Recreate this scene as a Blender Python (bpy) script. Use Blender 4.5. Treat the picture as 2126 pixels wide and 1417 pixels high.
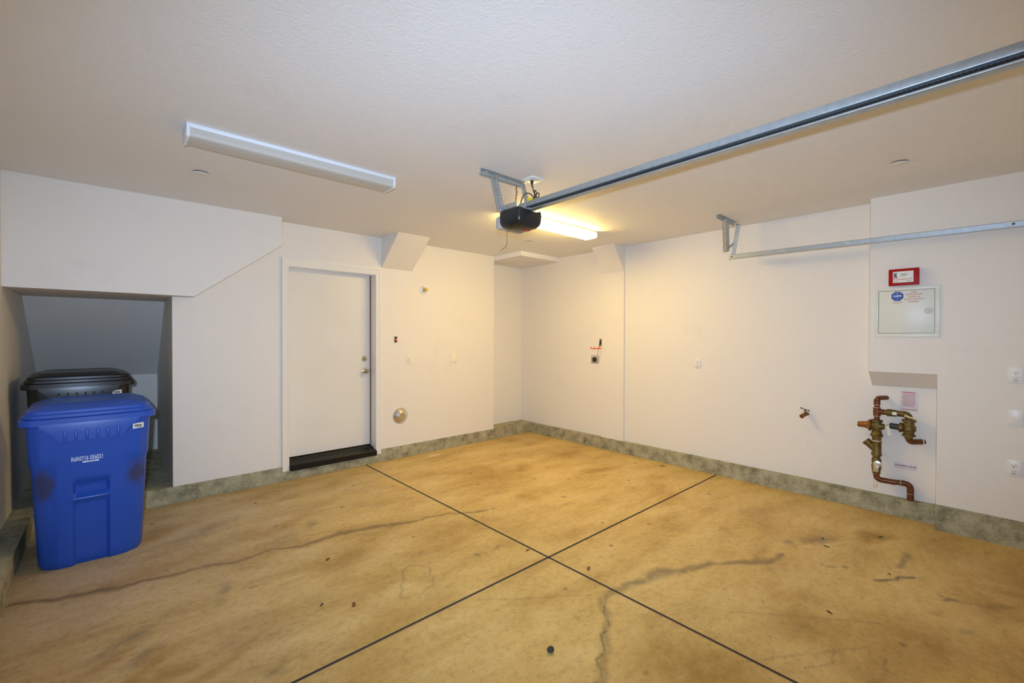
import bpy, bmesh, math, random
import numpy as np
from mathutils import Matrix, Vector

for o in list(bpy.data.objects): bpy.data.objects.remove(o, do_unlink=True)
S = bpy.context.scene
C = S.collection
random.seed(4)
PI = math.pi
EYE = Vector((0.0, 0.0, 1.53))          # the photographer's lens

# ------------------------------------------------------------------ camera
YAW, PIT, ROL, FPX = 0.738776, 0.0101601, 0.0023804, 912.74
cy, sy = math.cos(YAW), math.sin(YAW)
FW = Vector((sy*math.cos(PIT), cy*math.cos(PIT), -math.sin(PIT)))
R0 = Vector((cy, -sy, 0)); U0 = R0.cross(FW)
RT = R0*math.cos(ROL) + U0*math.sin(ROL)
UP = -R0*math.sin(ROL) + U0*math.cos(ROL)
cd = bpy.data.cameras.new('camera'); cam = bpy.data.objects.new('camera', cd); C.objects.link(cam)
cd.sensor_fit = 'HORIZONTAL'; cd.sensor_width = 36.0; cd.lens = FPX*36.0/2126.0
cd.clip_start = 0.02; cd.clip_end = 60
M3 = Matrix((RT, UP, -FW)).transposed()
cam.matrix_world = Matrix.Translation(EYE) @ M3.to_4x4()
S.camera = cam

# ------------------------------------------------------------------ world, flash, exposure
w = bpy.data.worlds.new('world'); S.world = w; w.use_nodes = True
w.node_tree.nodes['Background'].inputs[0].default_value = (0.75, 0.85, 1.0, 1)
w.node_tree.nodes['Background'].inputs[1].default_value = 0.02
fl = bpy.data.lights.new('camera_flash', 'SPOT')        # the flash on top of the camera, behind the lens
fl.energy = 515; fl.color = (0.54, 0.72, 1.0); fl.shadow_soft_size = 0.022
fl.spot_size = math.radians(96); fl.spot_blend = 1.0
flo = bpy.data.objects.new('camera_flash', fl); C.objects.link(flo)
flo.matrix_world = Matrix.Translation(EYE + UP*0.075 - FW*0.12) @ M3.to_4x4() @ Matrix.Diagonal((1.95, 1.0, 1.0, 1.0))   # a wide flat beam
LAMP_STRENGTH = 58.0
LAMP_COLOR = (1.0, 0.69, 0.20)
S.view_settings.view_transform = 'Standard'; S.view_settings.look = 'None'
S.view_settings.gamma = 1; S.view_settings.exposure = 0.0; S.view_settings.use_curve_mapping = False

# ------------------------------------------------------------------ materials
def mat(name, col, rough=0.5, metal=0.0, spec=0.5, bump=None, vary=None, emit=None, estr=0.0):
    m = bpy.data.materials.new(name); m.use_nodes = True
    nt = m.node_tree; b = nt.nodes['Principled BSDF']
    b.inputs['Base Color'].default_value = (*col, 1); b.inputs['Roughness'].default_value = rough
    b.inputs['Metallic'].default_value = metal; b.inputs['Specular IOR Level'].default_value = spec
    tc = nt.nodes.new('ShaderNodeTexCoord')
    if bump:
        sc, st, dist = bump
        n = nt.nodes.new('ShaderNodeTexNoise'); n.inputs['Scale'].default_value = sc; n.inputs['Detail'].default_value = 3
        nt.links.new(tc.outputs['Object'], n.inputs['Vector'])
        bp = nt.nodes.new('ShaderNodeBump'); bp.inputs['Strength'].default_value = st; bp.inputs['Distance'].default_value = dist
        nt.links.new(n.outputs['Fac'], bp.inputs['Height']); nt.links.new(bp.outputs['Normal'], b.inputs['Normal'])
    if vary:
        sc, amt, col2 = vary
        n = nt.nodes.new('ShaderNodeTexNoise'); n.inputs['Scale'].default_value = sc; n.inputs['Detail'].default_value = 6
        nt.links.new(tc.outputs['Object'], n.inputs['Vector'])
        r = nt.nodes.new('ShaderNodeValToRGB'); r.color_ramp.elements[0].position = 0.5-amt; r.color_ramp.elements[1].position = 0.5+amt
        r.color_ramp.elements[0].color = (*col2, 1); r.color_ramp.elements[1].color = (*col, 1)
        nt.links.new(n.outputs['Fac'], r.inputs['Fac']); nt.links.new(r.outputs['Color'], b.inputs['Base Color'])
    if emit:
        b.inputs['Emission Color'].default_value = (*emit, 1); b.inputs['Emission Strength'].default_value = estr
    return m

def wall_mat(name, col, sc, st):
    """painted orange-peel drywall with faint scuffs"""
    m = mat(name, col, 0.62, bump=(sc, st, 0.004))
    nt = m.node_tree; b = nt.nodes['Principled BSDF']
    g = nt.nodes.new('ShaderNodeNewGeometry')
    n = nt.nodes.new('ShaderNodeTexNoise'); n.inputs['Scale'].default_value = 2.3; n.inputs['Detail'].default_value = 8; n.inputs['Roughness'].default_value = 0.7
    nt.links.new(g.outputs['Position'], n.inputs['Vector'])
    r = nt.nodes.new('ShaderNodeValToRGB')
    r.color_ramp.elements[0].position = 0.27; r.color_ramp.elements[0].color = (col[0]*0.96, col[1]*0.95, col[2]*0.93, 1)
    r.color_ramp.elements[1].position = 0.42; r.color_ramp.elements[1].color = (*col, 1)
    nt.links.new(n.outputs['Fac'], r.inputs['Fac']); nt.links.new(r.outputs['Color'], b.inputs['Base Color'])
    return m

WALL = wall_mat('wall_paint', (0.80, 0.76, 0.70), 85, 0.25)
CEIL = wall_mat('ceiling_paint', (0.84, 0.82, 0.79), 70, 0.60)
TRIM = mat('trim_paint', (0.82, 0.79, 0.73), 0.35)
DOORP = mat('door_paint', (0.80, 0.775, 0.72), 0.38, vary=(3.0, 0.30, (0.76, 0.73, 0.66)))
BLACKM = mat('black_aluminium', (0.010, 0.010, 0.010), 0.22, spec=0.3)
WOOD = mat('brown_edge', (0.24, 0.09, 0.03), 0.6)
GALV = mat('galvanised_steel', (0.50, 0.55, 0.58), 0.42, metal=0.75, vary=(30, 0.25, (0.40, 0.45, 0.48)))
GALVD = mat('dark_channel', (0.05, 0.055, 0.055), 0.5, metal=0.4)
CHROME = mat('brushed_nickel', (0.62, 0.57, 0.47), 0.18, metal=1.0)
STEELD = mat('spun_steel', (0.72, 0.69, 0.63), 0.32, metal=1.0)
BLKPL = mat('black_plastic', (0.014, 0.014, 0.015), 0.30)
BLKBIN = mat('black_bin_plastic', (0.012, 0.013, 0.014), 0.30, bump=(260, 0.04, 0.001))
BLUEBIN = mat('blue_bin_plastic', (0.012, 0.075, 0.45), 0.36, bump=(260, 0.03, 0.001))
def bin_scuffs(m):
    """dark rubbed dirt patches on the lower side flanks of the shell"""
    nt = m.node_tree; b = nt.nodes['Principled BSDF']; tc = nt.nodes['Texture Coordinate']; L = nt.links.new
    sp = nt.nodes.new('ShaderNodeSeparateXYZ'); L(tc.outputs['Object'], sp.inputs[0])
    ab = nt.nodes.new('ShaderNodeMath'); ab.operation = 'ABSOLUTE'; L(sp.outputs[0], ab.inputs[0])
    cb = nt.nodes.new('ShaderNodeCombineXYZ'); L(ab.outputs[0], cb.inputs[0]); L(sp.outputs[2], cb.inputs[2])
    mp = nt.nodes.new('ShaderNodeVectorMath'); mp.operation = 'SUBTRACT'; L(cb.outputs[0], mp.inputs[0]); mp.inputs[1].default_value = (.225, 0, .565)
    sc = nt.nodes.new('ShaderNodeVectorMath'); sc.operation = 'MULTIPLY'; L(mp.outputs[0], sc.inputs[0]); sc.inputs[1].default_value = (17, 0, 9)
    ln = nt.nodes.new('ShaderNodeVectorMath'); ln.operation = 'LENGTH'; L(sc.outputs[0], ln.inputs[0])
    n = nt.nodes.new('ShaderNodeTexNoise'); n.inputs['Scale'].default_value = 14; n.inputs['Detail'].default_value = 5; L(tc.outputs['Object'], n.inputs['Vector'])
    ad = nt.nodes.new('ShaderNodeMath'); ad.operation = 'ADD'; L(ln.outputs['Value'], ad.inputs[0]); L(n.outputs['Fac'], ad.inputs[1])
    r = nt.nodes.new('ShaderNodeValToRGB'); r.color_ramp.elements[0].position = 0.62; r.color_ramp.elements[1].position = 1.0
    r.color_ramp.elements[0].color = (0.75, 0.75, 0.75, 1); r.color_ramp.elements[1].color = (0, 0, 0, 1)
    ml = nt.nodes.new('ShaderNodeMath'); ml.operation = 'MULTIPLY'; L(ad.outputs[0], ml.inputs[0]); ml.inputs[1].default_value = 0.62
    L(ml.outputs[0], r.inputs['Fac'])
    mx = nt.nodes.new('ShaderNodeMixRGB'); L(r.outputs['Color'], mx.inputs[0]); mx.inputs[1].default_value = b.inputs['Base Color'].default_value
    mx.inputs[2].default_value = (0.035, 0.035, 0.05, 1); L(mx.outputs[0], b.inputs['Base Color'])
bin_scuffs(BLUEBIN)
RUBBER = mat('rubber', (0.02, 0.02, 0.02), 0.7)
WHITEPL = mat('white_plastic', (0.80, 0.79, 0.76), 0.35)
IVORY = mat('ivory_plastic', (0.83, 0.78, 0.64), 0.4)
GREYPL = mat('grey_slot', (0.20, 0.17, 0.15), 0.6)
WHITEMET = mat('white_enamel', (0.80, 0.83, 0.86), 0.3)
CREAMMET = mat('panel_enamel', (0.74, 0.76, 0.68), 0.4)
RED = mat('red_enamel', (0.36, 0.0015, 0.001), 0.5, spec=0.25)
REDINK = mat('red_ink', (0.55, 0.02, 0.02), 0.6)
BLUEINK = mat('blue_ink', (0.02, 0.06, 0.36), 0.5)
LBLUE = mat('light_blue_ink', (0.05, 0.30, 0.65), 0.5)
BLACKINK = mat('black_ink', (0.015, 0.015, 0.02), 0.6)
GREYINK = mat('grey_ink', (0.32, 0.32, 0.26), 0.7)
PAPER = mat('paper_label', (0.80, 0.79, 0.74), 0.6)
PINKP = mat('sign_plate', (0.70, 0.66, 0.69), 0.5)
WHITEINK = mat('white_ink', (0.62, 0.72, 0.85), 0.5)
ORANGE = mat('orange_vinyl', (0.85, 0.07, 0.008), 0.45)
COPPER = mat('aged_copper', (0.24, 0.085, 0.030), 0.45, metal=0.6, vary=(40, 0.25, (0.09, 0.032, 0.014)))
BRASS = mat('aged_brass', (0.25, 0.165, 0.045), 0.5, metal=0.65, vary=(45, 0.25, (0.075, 0.058, 0.020)))
ORBRASS = mat('orange_bronze', (0.36, 0.15, 0.035), 0.45, metal=0.6, vary=(35, 0.25, (0.20, 0.075, 0.02)))
SOLDER = mat('solder', (0.62, 0.58, 0.52), 0.4, metal=0.6)
YELLOW = mat('yellow_tag', (0.80, 0.60, 0.01), 0.5)
BROWNW = mat('brown_wire', (0.20, 0.06, 0.03), 0.5)
LEDRED = mat('red_pilot_light', (0.5, 0.02, 0.01), 0.4, emit=(1.0, 0.08, 0.03), estr=2.0)
LEAFB = mat('dry_leaf', (0.16, 0.07, 0.015), 0.8)
LEAFG = mat('green_leaf', (0.02, 0.09, 0.03), 0.7)
PEBBLE = mat('dark_stone', (0.035, 0.03, 0.028), 0.7, bump=(90, 0.4, 0.003))
CHIP = mat('pale_chip', (0.62, 0.50, 0.33), 0.8)
LENSGREY = mat('light_cover', (0.46, 0.44, 0.40), 0.4)
TUBEW = mat('tube_glass', (0.85, 0.87, 0.88), 0.25)

def concrete_mat():
    m = mat('curb_concrete', (0.33, 0.32, 0.26), 0.85, bump=(60, 0.6, 0.006))
    nt = m.node_tree; b = nt.nodes['Principled BSDF']; tc = nt.nodes['Texture Coordinate']
    n = nt.nodes.new('ShaderNodeTexNoise'); n.inputs['Scale'].default_value = 9; n.inputs['Detail'].default_value = 9; n.inputs['Roughness'].default_value = 0.72
    nt.links.new(tc.outputs['Object'], n.inputs['Vector'])
    r = nt.nodes.new('ShaderNodeValToRGB'); cr = r.color_ramp
    cr.elements[0].position = 0.30; cr.elements[0].color = (0.11, 0.105, 0.065, 1)
    cr.elements[1].position = 0.72; cr.elements[1].color = (0.52, 0.475, 0.34, 1)
    e = cr.elements.new(0.5); e.color = (0.35, 0.325, 0.205, 1)
    nt.links.new(n.outputs['Fac'], r.inputs['Fac'])
    v = nt.nodes.new('ShaderNodeTexVoronoi'); v.inputs['Scale'].default_value = 38
    nt.links.new(tc.outputs['Object'], v.inputs['Vector'])
    r2 = nt.nodes.new('ShaderNodeValToRGB'); r2.color_ramp.elements[0].position = 0.08; r2.color_ramp.elements[1].position = 0.2
    r2.color_ramp.elements[0].color = (0.35, 0.35, 0.35, 1)
    nt.links.new(v.outputs['Distance'], r2.inputs['Fac'])
    mx = nt.nodes.new('ShaderNodeMixRGB'); mx.blend_type = 'MULTIPLY'; mx.inputs[0].default_value = 0.8
    nt.links.new(r.outputs['Color'], mx.inputs[1]); nt.links.new(r2.outputs['Color'], mx.inputs[2])
    nt.links.new(mx.outputs['Color'], b.inputs['Base Color'])
    return m
CURB = concrete_mat()

def floor_mat():
    m = mat('floor_concrete', (0.5, 0.4, 0.25), 0.55, spec=0.35, bump=(45, 0.12, 0.003))
    nt = m.node_tree; b = nt.nodes['Principled BSDF']; tc = nt.nodes['Texture Coordinate']; L = nt.links.new
    def noise(sc, det, rgh=0.6, vec=None):
        n = nt.nodes.new('ShaderNodeTexNoise'); n.inputs['Scale'].default_value = sc; n.inputs['Detail'].default_value = det; n.inputs['Roughness'].default_value = rgh
        L(vec or tc.outputs['Object'], n.inputs['Vector']); return n
    def ramp(src, stops):
        r = nt.nodes.new('ShaderNodeValToRGB'); el = r.color_ramp.elements
        el[0].position, el[0].color = stops[0][0], (*stops[0][1], 1)
        el[1].position, el[1].color = stops[-1][0], (*stops[-1][1], 1)
        for p, c in stops[1:-1]:
            e = el.new(p); e.color = (*c, 1)
        L(src, r.inputs['Fac']); return r
    def mix(kind, fac, a, c):
        x = nt.nodes.new('ShaderNodeMixRGB'); x.blend_type = kind
        if isinstance(fac, float): x.inputs[0].default_value = fac
        else: L(fac, x.inputs[0])
        for s, i in ((a, 1), (c, 2)):
            if isinstance(s, tuple): x.inputs[i].default_value = (*s, 1)
            else: L(s, x.inputs[i])
        return x.outputs[0]
    mp = nt.nodes.new('ShaderNodeMapping'); mp.inputs['Rotation'].default_value = (0, 0, math.radians(38)); mp.inputs['Scale'].default_value = (1, 2.6, 1)
    L(tc.outputs['Object'], mp.inputs['Vector'])
    base = ramp(noise(1.5, 9, 0.65, mp.outputs[0]).outputs['Fac'], [(0.28, (0.43, 0.28, 0.085)), (0.5, (0.585, 0.41, 0.145)), (0.72, (0.67, 0.50, 0.21))])
    fine = ramp(noise(26, 8, 0.75).outputs['Fac'], [(0.30, (0.45, 0.42, 0.36)), (0.50, (1, 1, 1)), (0.72, (1.14, 1.14, 1.14))])
    c = mix('MULTIPLY', 0.50, base.outputs[0], fine.outputs[0])
    mid = ramp(noise(6.5, 9, 0.72, mp.outputs[0]).outputs['Fac'], [(0.30, (0.66, 0.60, 0.50)), (0.50, (1, 1, 1)), (0.80, (1.05, 1.05, 1.05))])
    c = mix('MULTIPLY', 0.35, c, mid.outputs[0])
    spk = ramp(noise(70, 2, 0.5).outputs['Fac'], [(0.27, (0.38, 0.34, 0.28)), (0.36, (1, 1, 1)), (1.0, (1, 1, 1))])
    c = mix('MULTIPLY', 0.55, c, spk.outputs[0])
    att = nt.nodes.new('ShaderNodeAttribute'); att.attribute_name = 'stain_tint'
    sep = nt.nodes.new('ShaderNodeSeparateColor'); L(att.outputs['Color'], sep.inputs[0])
    brk = ramp(noise(11, 7, 0.7).outputs['Fac'], [(0.25, (0.35, 0.35, 0.35)), (0.55, (1, 1, 1)), (1, (1, 1, 1))])
    def fac(ch):
        x = nt.nodes.new('ShaderNodeMath'); x.operation = 'MULTIPLY'; x.use_clamp = True
        L(sep.outputs[ch], x.inputs[0]); L(brk.outputs[0], x.inputs[1])
        y = nt.nodes.new('ShaderNodeMath'); y.operation = 'MULTIPLY'; y.use_clamp = True; L(x.outputs[0], y.inputs[0]); y.inputs[1].default_value = 1.35; return y.outputs[0]
    c = mix('MIX', sep.outputs[2], c, mix('MULTIPLY', 1.0, c, (0.86, 0.93, 1.45)))   # bluish flash light by the bins, painted into the slab colour
    c = mix('MIX', fac(0), c, (0.115, 0.088, 0.055))     # soot, crack dirt and the darker curb foot
    c = mix('MIX', fac(1), c, (0.30, 0.155, 0.018))      # rust and oil
    L(c, b.inputs['Base Color'])
    rr = ramp(noise(3, 4).outputs['Fac'], [(0.35, (0.42, 0.42, 0.42)), (0.65, (0.62, 0.62, 0.62))])
    L(rr.outputs[0], b.inputs['Roughness'])
    return m
FLOOR = floor_mat()
JOINT = mat('joint_filler', (0.085, 0.065, 0.045), 0.8)

def lens_mat():
    m = bpy.data.materials.new('prismatic_lens'); m.use_nodes = True; nt = m.node_tree
    b = nt.nodes['Principled BSDF']; b.inputs['Base Color'].default_value = (0.70, 0.66, 0.58, 1); b.inputs['Roughness'].default_value = 0.30
    t = nt.nodes.new('ShaderNodeBsdfTransparent'); mx = nt.nodes.new('ShaderNodeMixShader'); mx.inputs[0].default_value = 0.72
    tc = nt.nodes.new('ShaderNodeTexCoord')
    wv = nt.nodes.new('ShaderNodeTexWave'); wv.inputs['Scale'].default_value = 60; wv.bands_direction = 'X'
    nt.links.new(tc.outputs['Object'], wv.inputs['Vector'])
    bp = nt.nodes.new('ShaderNodeBump'); bp.inputs['Strength'].default_value = 0.05; bp.inputs['Distance'].default_value = 0.001
    nt.links.new(wv.outputs['Fac'], bp.inputs['Height']); nt.links.new(bp.outputs['Normal'], b.inputs['Normal'])
    nt.links.new(t.outputs[0], mx.inputs[1]); nt.links.new(b.outputs[0], mx.inputs[2])
    nt.links.new(mx.outputs[0], nt.nodes['Material Output'].inputs[0])
    return m
LENS = lens_mat()
LENSLIT = mat('lit_lens', (0.8, 0.8, 0.8), 0.4, emit=LAMP_COLOR, estr=LAMP_STRENGTH)

# ------------------------------------------------------------------ mesh helpers
class B:
    def __init__(s): s.bm = bmesh.new()
    def quadgrid(s, rings, closed=True, cap0=False, cap1=False):
        vs = [[s.bm.verts.new(p) for p in r] for r in rings]
        n = len(vs[0])
        for a, b in zip(vs[:-1], vs[1:]):
            for i in range(n if closed else n-1):
                j = (i+1) % n
                try: s.bm.faces.new((a[i], a[j], b[j], b[i]))
                except ValueError: pass
        if cap0: s.bm.faces.new(list(reversed(vs[0])))
        if cap1: s.bm.faces.new(vs[-1])
        return s
    def box(s, x0, x1, y0, y1, z0, z1, bev=0.0, seg=2):
        t = bmesh.new()
        g = bmesh.ops.create_cube(t, size=1)
        bmesh.ops.scale(t, vec=(x1-x0, y1-y0, z1-z0), verts=t.verts)
        bmesh.ops.translate(t, vec=((x0+x1)/2, (y0+y1)/2, (z0+z1)/2), verts=t.verts)
        if bev: bmesh.ops.bevel(t, geom=t.edges[:], offset=bev, segments=seg, affect='EDGES', profile=0.5)
        s.merge(t); return s
    def merge(s, t, mtx=None):
        if mtx is not None: t.transform(mtx)
        me = bpy.data.meshes.new('tmp'); t.to_mesh(me); t.free(); s.bm.from_mesh(me); bpy.data.meshes.remove(me)
    def prism(s, pts, vec, bev=0.0):
        """polygon of 3D points pushed along vec"""
        t = bmesh.new(); v = Vector(vec)
        a = [t.verts.new(p) for p in pts]; b = [t.verts.new(Vector(p)+v) for p in pts]
        n = len(pts)
        t.faces.new(a); t.faces.new(list(reversed(b)))
        for i in range(n): t.faces.new((a[(i+1) % n], a[i], b[i], b[(i+1) % n]))
        bmesh.ops.recalc_face_normals(t, faces=t.faces)
        if bev: bmesh.ops.bevel(t, geom=t.edges[:], offset=bev, segments=2, affect='EDGES', profile=0.5)
        s.merge(t); return s
    def frame(s, p0, p1):
        d = (Vector(p1)-Vector(p0)).normalized()
        a = Vector((0, 0, 1)) if abs(d.z) < 0.9 else Vector((1, 0, 0))
        u = d.cross(a).normalized(); return d, u, d.cross(u).normalized()
    def lathe(s, p0, p1, prof, n=24):
        """prof: (distance along p0->p1 in metres, radius)"""
        d, u, v = s.frame(p0, p1); p0 = Vector(p0); rings = []
        for t, r in prof:
            rings.append([p0 + d*t + (u*math.cos(2*PI*i/n) + v*math.sin(2*PI*i/n))*max(r, 1e-5) for i in range(n)])
        s.quadgrid(rings, True, True, True); return s
    def cyl(s, p0, p1, r, r2=None, n=20):
        l = (Vector(p1)-Vector(p0)).length
        return s.lathe(p0, p1, [(0, r), (l, r if r2 is None else r2)], n)
    def tube(s, pts, r, n=10, smooth=0):
        P = [Vector(p) for p in pts]
        if smooth:
            Q = []
            for i in range(len(P)-1):
                a, b, c, d = P[max(i-1, 0)], P[i], P[i+1], P[min(i+2, len(P)-1)]
                for k in range(smooth):
                    t = k/smooth
                    Q.append(0.5*((2*b)+(c-a)*t+(2*a-5*b+4*c-d)*t*t+(3*b-a-3*c+d)*t**3))
            Q.append(P[-1]); P = Q
        prev = None; rings = []
        for i, p in enumerate(P):
            d = (P[min(i+1, len(P)-1)]-P[max(i-1, 0)]).normalized()
            if prev is None:
                a = Vector((0, 0, 1)) if abs(d.z) < 0.9 else Vector((1, 0, 0)); u = d.cross(a).normalized()
            else:
                u = (prev - d*prev.dot(d)).normalized()
            prev = u; v = d.cross(u)
            rings.append([p + (u*math.cos(2*PI*k/n)+v*math.sin(2*PI*k/n))*r for k in range(n)])
        s.quadgrid(rings, True, True, True); return s
    def ball(s, c, r, sc=(1, 1, 1), n=16):
        t = bmesh.new(); bmesh.ops.create_uvsphere(t, u_segments=n, v_segments=n//2+2, radius=r)
        s.merge(t, Matrix.Translation(c) @ Matrix.Diagonal((*sc, 1))); return s

def link(name, me, material, parent=None, mtx=None):
    o = bpy.data.objects.new(name, me); C.objects.link(o)
    if material is not None and not me.materials: me.materials.append(material)
    if parent: o.parent = parent
    if mtx is not None: o.matrix_world = mtx
    return o
def obj(name, b, material, parent=None, smooth=35, solid=None):
    bm = b.bm; bmesh.ops.recalc_face_normals(bm, faces=bm.faces)
    me = bpy.data.meshes.new(name); bm.to_mesh(me); bm.free()
    if smooth:
        for p in me.polygons: p.use_smooth = True
        me.set_sharp_from_angle(angle=math.radians(smooth))
    o = link(name, me, material, parent)
    if solid:
        md = o.modifiers.new('thick', 'SOLIDIFY'); md.thickness = solid; md.offset = 0
    return o
def tag(o, label, cat, group=None, kind=None):
    o['label'] = label; o['category'] = cat
    if group: o['group'] = group
    if kind: o['kind'] = kind
    return o
def thing(name, label, cat, mtx=None, group=None, kind=None):
    o = bpy.data.objects.new(name, None); o.empty_display_size = 0.05; C.objects.link(o)
    if mtx is not None: o.matrix_world = mtx
    return tag(o, label, cat, group, kind)
def struct(name, b, m, label, cat='wall', parent=None, smooth=0):
    o = obj(name, b, m, parent, smooth); return tag(o, label, cat, None, 'structure')
def right_wall(y, z, x=5.05):      # local x = to the viewer's right, y = up, z = out of the wall
    return Matrix(((0, 0, -1, x), (-1, 0, 0, y), (0, 1, 0, z), (0, 0, 0, 1)))
def back_wall(x, z, y=5.06):
    return Matrix(((1, 0, 0, x), (0, 0, -1, y), (0, 1, 0, z), (0, 0, 0, 1)))
def copy_tree(o, parent=None):
    c = o.copy(); C.objects.link(c)
    if parent: c.parent = parent; c.matrix_parent_inverse = o.matrix_parent_inverse
    for ch in list(o.children): copy_tree(ch, c)
    return c
def text_mesh(s, size, xs=1.0, bold=0.0, align='CENTER', spacing=1.0, line=1.0):
    cu = bpy.data.curves.new('txt', 'FONT'); cu.body = s; cu.size = size; cu.align_x = align; cu.align_y = 'CENTER'
    cu.offset = bold; cu.extrude = 0.0; cu.space_character = spacing; cu.space_line = line; cu.resolution_u = 3
    o = bpy.data.objects.new('txt', cu); C.objects.link(o)
    dg = bpy.context.evaluated_depsgraph_get(); dg.update()
    me = bpy.data.meshes.new_from_object(o.evaluated_get(dg))
    bpy.data.objects.remove(o); bpy.data.curves.remove(cu)
    me.transform(Matrix.Translation((0, 0, .0003)) @ Matrix.Diagonal((xs, 1, 1, 1))); me.materials.clear()
    bm = bmesh.new(); bm.from_mesh(me)
    bmesh.ops.dissolve_degenerate(bm, dist=1e-6, edges=bm.edges)
    for f in bm.faces:
        f.smooth = False
        if f.normal.z < 0: f.normal_flip()
    bm.to_mesh(me); bm.free()
    return me
def lettering(name, s, size, loc, m, parent, **k):
    me = text_mesh(s, size, **k); me.transform(Matrix.Translation(loc)); me.name = name
    return link(name, me, m, parent)

# ------------------------------------------------------------------ the room
XL, XR, YB, YF, ZC = -0.59, 5.05, 5.06, -0.95, 2.735
# floor: four slabs with filled joints between them, stains and a painted cool-light tint as a mesh attribute
JX, JY, G = 2.238, 2.0755, 0.0088
FX = [XL-0.05, JX-G, JX+G, 4.99]; FY = [YF-0.05, JY-G, JY+G, 5.056]
def vnoise(x, y, sc, seed):
    rng = np.random.RandomState(seed); T = rng.rand(64, 64)
    X = x*sc+7.3; Y = y*sc+3.1; i = np.floor(X).astype(int); j = np.floor(Y).astype(int); fx = X-i; fy = Y-j
    fx = fx*fx*(3-2*fx); fy = fy*fy*(3-2*fy)
    g = lambda a, b: T[a % 64, b % 64]
    return (g(i, j)*(1-fx)+g(i+1, j)*fx)*(1-fy)+(g(i, j+1)*(1-fx)+g(i+1, j+1)*fx)*fy
def fbm(x, y, sc, seed): return (vnoise(x, y, sc, seed)*0.55+vnoise(x, y, sc*2.1, seed+1)*0.28+vnoise(x, y, sc*4.3, seed+2)*0.17)*2-1
def stain_tint_values(x, y):
    wx = x+0.05*fbm(x, y, 6, 11); wy = y+0.05*fbm(x, y, 6, 21)
    dk = np.zeros_like(x); oil = np.zeros_like(x); cool_tint = np.zeros_like(x)
    def seg(pts, base, strength, target, soft=1.0, px=None, py=None):
        px = wx if px is None else px; py = wy if py is None else py
        d = np.full_like(x, 9.0); wmin = np.full_like(x, base)
        for k in range(len(pts)-1):
            (ax, ay), (bx, by) = pts[k][:2], pts[k+1][:2]
            wa = pts[k][2] if len(pts[k]) > 2 else base; wb = pts[k+1][2] if len(pts[k+1]) > 2 else base
            vx, vy = bx-ax, by-ay
            t = np.clip(((px-ax)*vx+(py-ay)*vy)/(vx*vx+vy*vy), 0, 1)
            dd = np.hypot(px-ax-t*vx, py-ay-t*vy)
            ww = wa+(wb-wa)*t; sel = dd < d
            d = np.where(sel, dd, d); wmin = np.where(sel, ww, wmin)
        v = strength*np.clip(1.25-d/wmin, 0, 1)**soft
        np.maximum(target, v, out=target)
    def spot(cx, cyy, rx, ry, ang, strength, target, p=1.0):
        a = math.radians(ang); ux = (wx-cx)*math.cos(a)+(wy-cyy)*math.sin(a); uy = -(wx-cx)*math.sin(a)+(wy-cyy)*math.cos(a)
        r = np.hypot(ux/rx, uy/ry)
        v = strength*np.clip(1.15-r, 0, 1)**p
        np.maximum(target, v, out=target)
    # the long wandering damp streak across the left slabs
    seg([(-0.43, 3.74, .022), (-0.22, 3.66, .026), (0.03, 3.58, .026), (0.38, 3.51, .026), (0.62, 3.46, .02), (0.83, 3.48, .02), (1.07, 3.40, .028), (1.29, 3.42, .035), (1.48, 3.34, .045), (1.8, 3.23, .028), (2.14, 3.17, .016), (2.43, 3.0, .014)], .02, 0.60, dk, 0.9)
    seg([(-0.43, 3.76), (0.4, 3.53), (1.3, 3.42), (1.9, 3.26)], .12, 0.22, oil)
    # the curved dirty streak and hairline crack in the front middle
    seg([(2.17, 1.52, .03), (2.38, 1.51, .04), (2.62, 1.45, .055), (2.79, 1.37, .03), (3.03, 1.24, .03), (3.28, 1.06, .04), (3.5, 1.02, .02)], .035, 0.50, dk, 1.0)
    seg([(1.50, 1.12, .05), (1.6, 1.17, .04), (1.78, 1.26, .03), (1.95, 1.37, .035), (2.13, 1.53, .035), (2.25, 1.53, .03)], .04, 0.36, dk, 1.0)
    seg([(1.50, 1.15), (1.56, 1.17), (1.63, 1.19), (1.70, 1.25), (1.78, 1.27), (1.86, 1.35), (1.95, 1.37), (2.03, 1.46), (2.14, 1.53)], .005, 0.75, dk, 0.6, x+0.02*fbm(x, y, 14, 41), y+0.02*fbm(x, y, 14, 51))
    # rusty and oily clouds
    spot(3.02, 3.72, .55, .42, 20, 0.48, oil); spot(4.35, 3.75, .35, .28, 0, 0.55, oil); spot(3.55, 3.70, .22, .10, 30, 0.55, oil)
    spot(4.15, 3.05, .35, .09, -20, 0.55, oil); spot(1.9, 2.85, .5, .35, 30, 0.22, oil)
    spot(1.25, 3.05, .35, .22, 30, 0.32, oil); spot(1.03, 3.85, .22, .10, 35, 0.5, oil); spot(1.2, 3.75, .12, .07, 35, 0.35, dk)
    spot(0.95, 3.62, .2, .09, 30, 0.3, dk)
    spot(0.16, 2.66, .11, .08, 40, 0.5, oil); spot(0.10, 2.72, .10, .05, 40, 0.4, dk); spot(0.06, 2.55, .12, .06, 60, 0.5, oil); spot(0.20, 2.52, .10, .07, 10, 0.45, oil)
    spot(0.03, 2.93, .17, .06, 30, 0.42, dk); spot(-0.02, 2.80, .16, .05, 35, 0.4, oil); spot(0.36, 2.42, .3, .045, 33, 0.38, oil); spot(0.56, 2.20, .06, .05, 0, 0.4, dk)
    spot(0.50, 3.13, .06, .12, -10, 0.36, dk); spot(0.47, 2.98, .05, .05, 0, 0.25, dk); spot(0.65, 3.02, .03, .02, 0, 0.4, dk)
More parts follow.
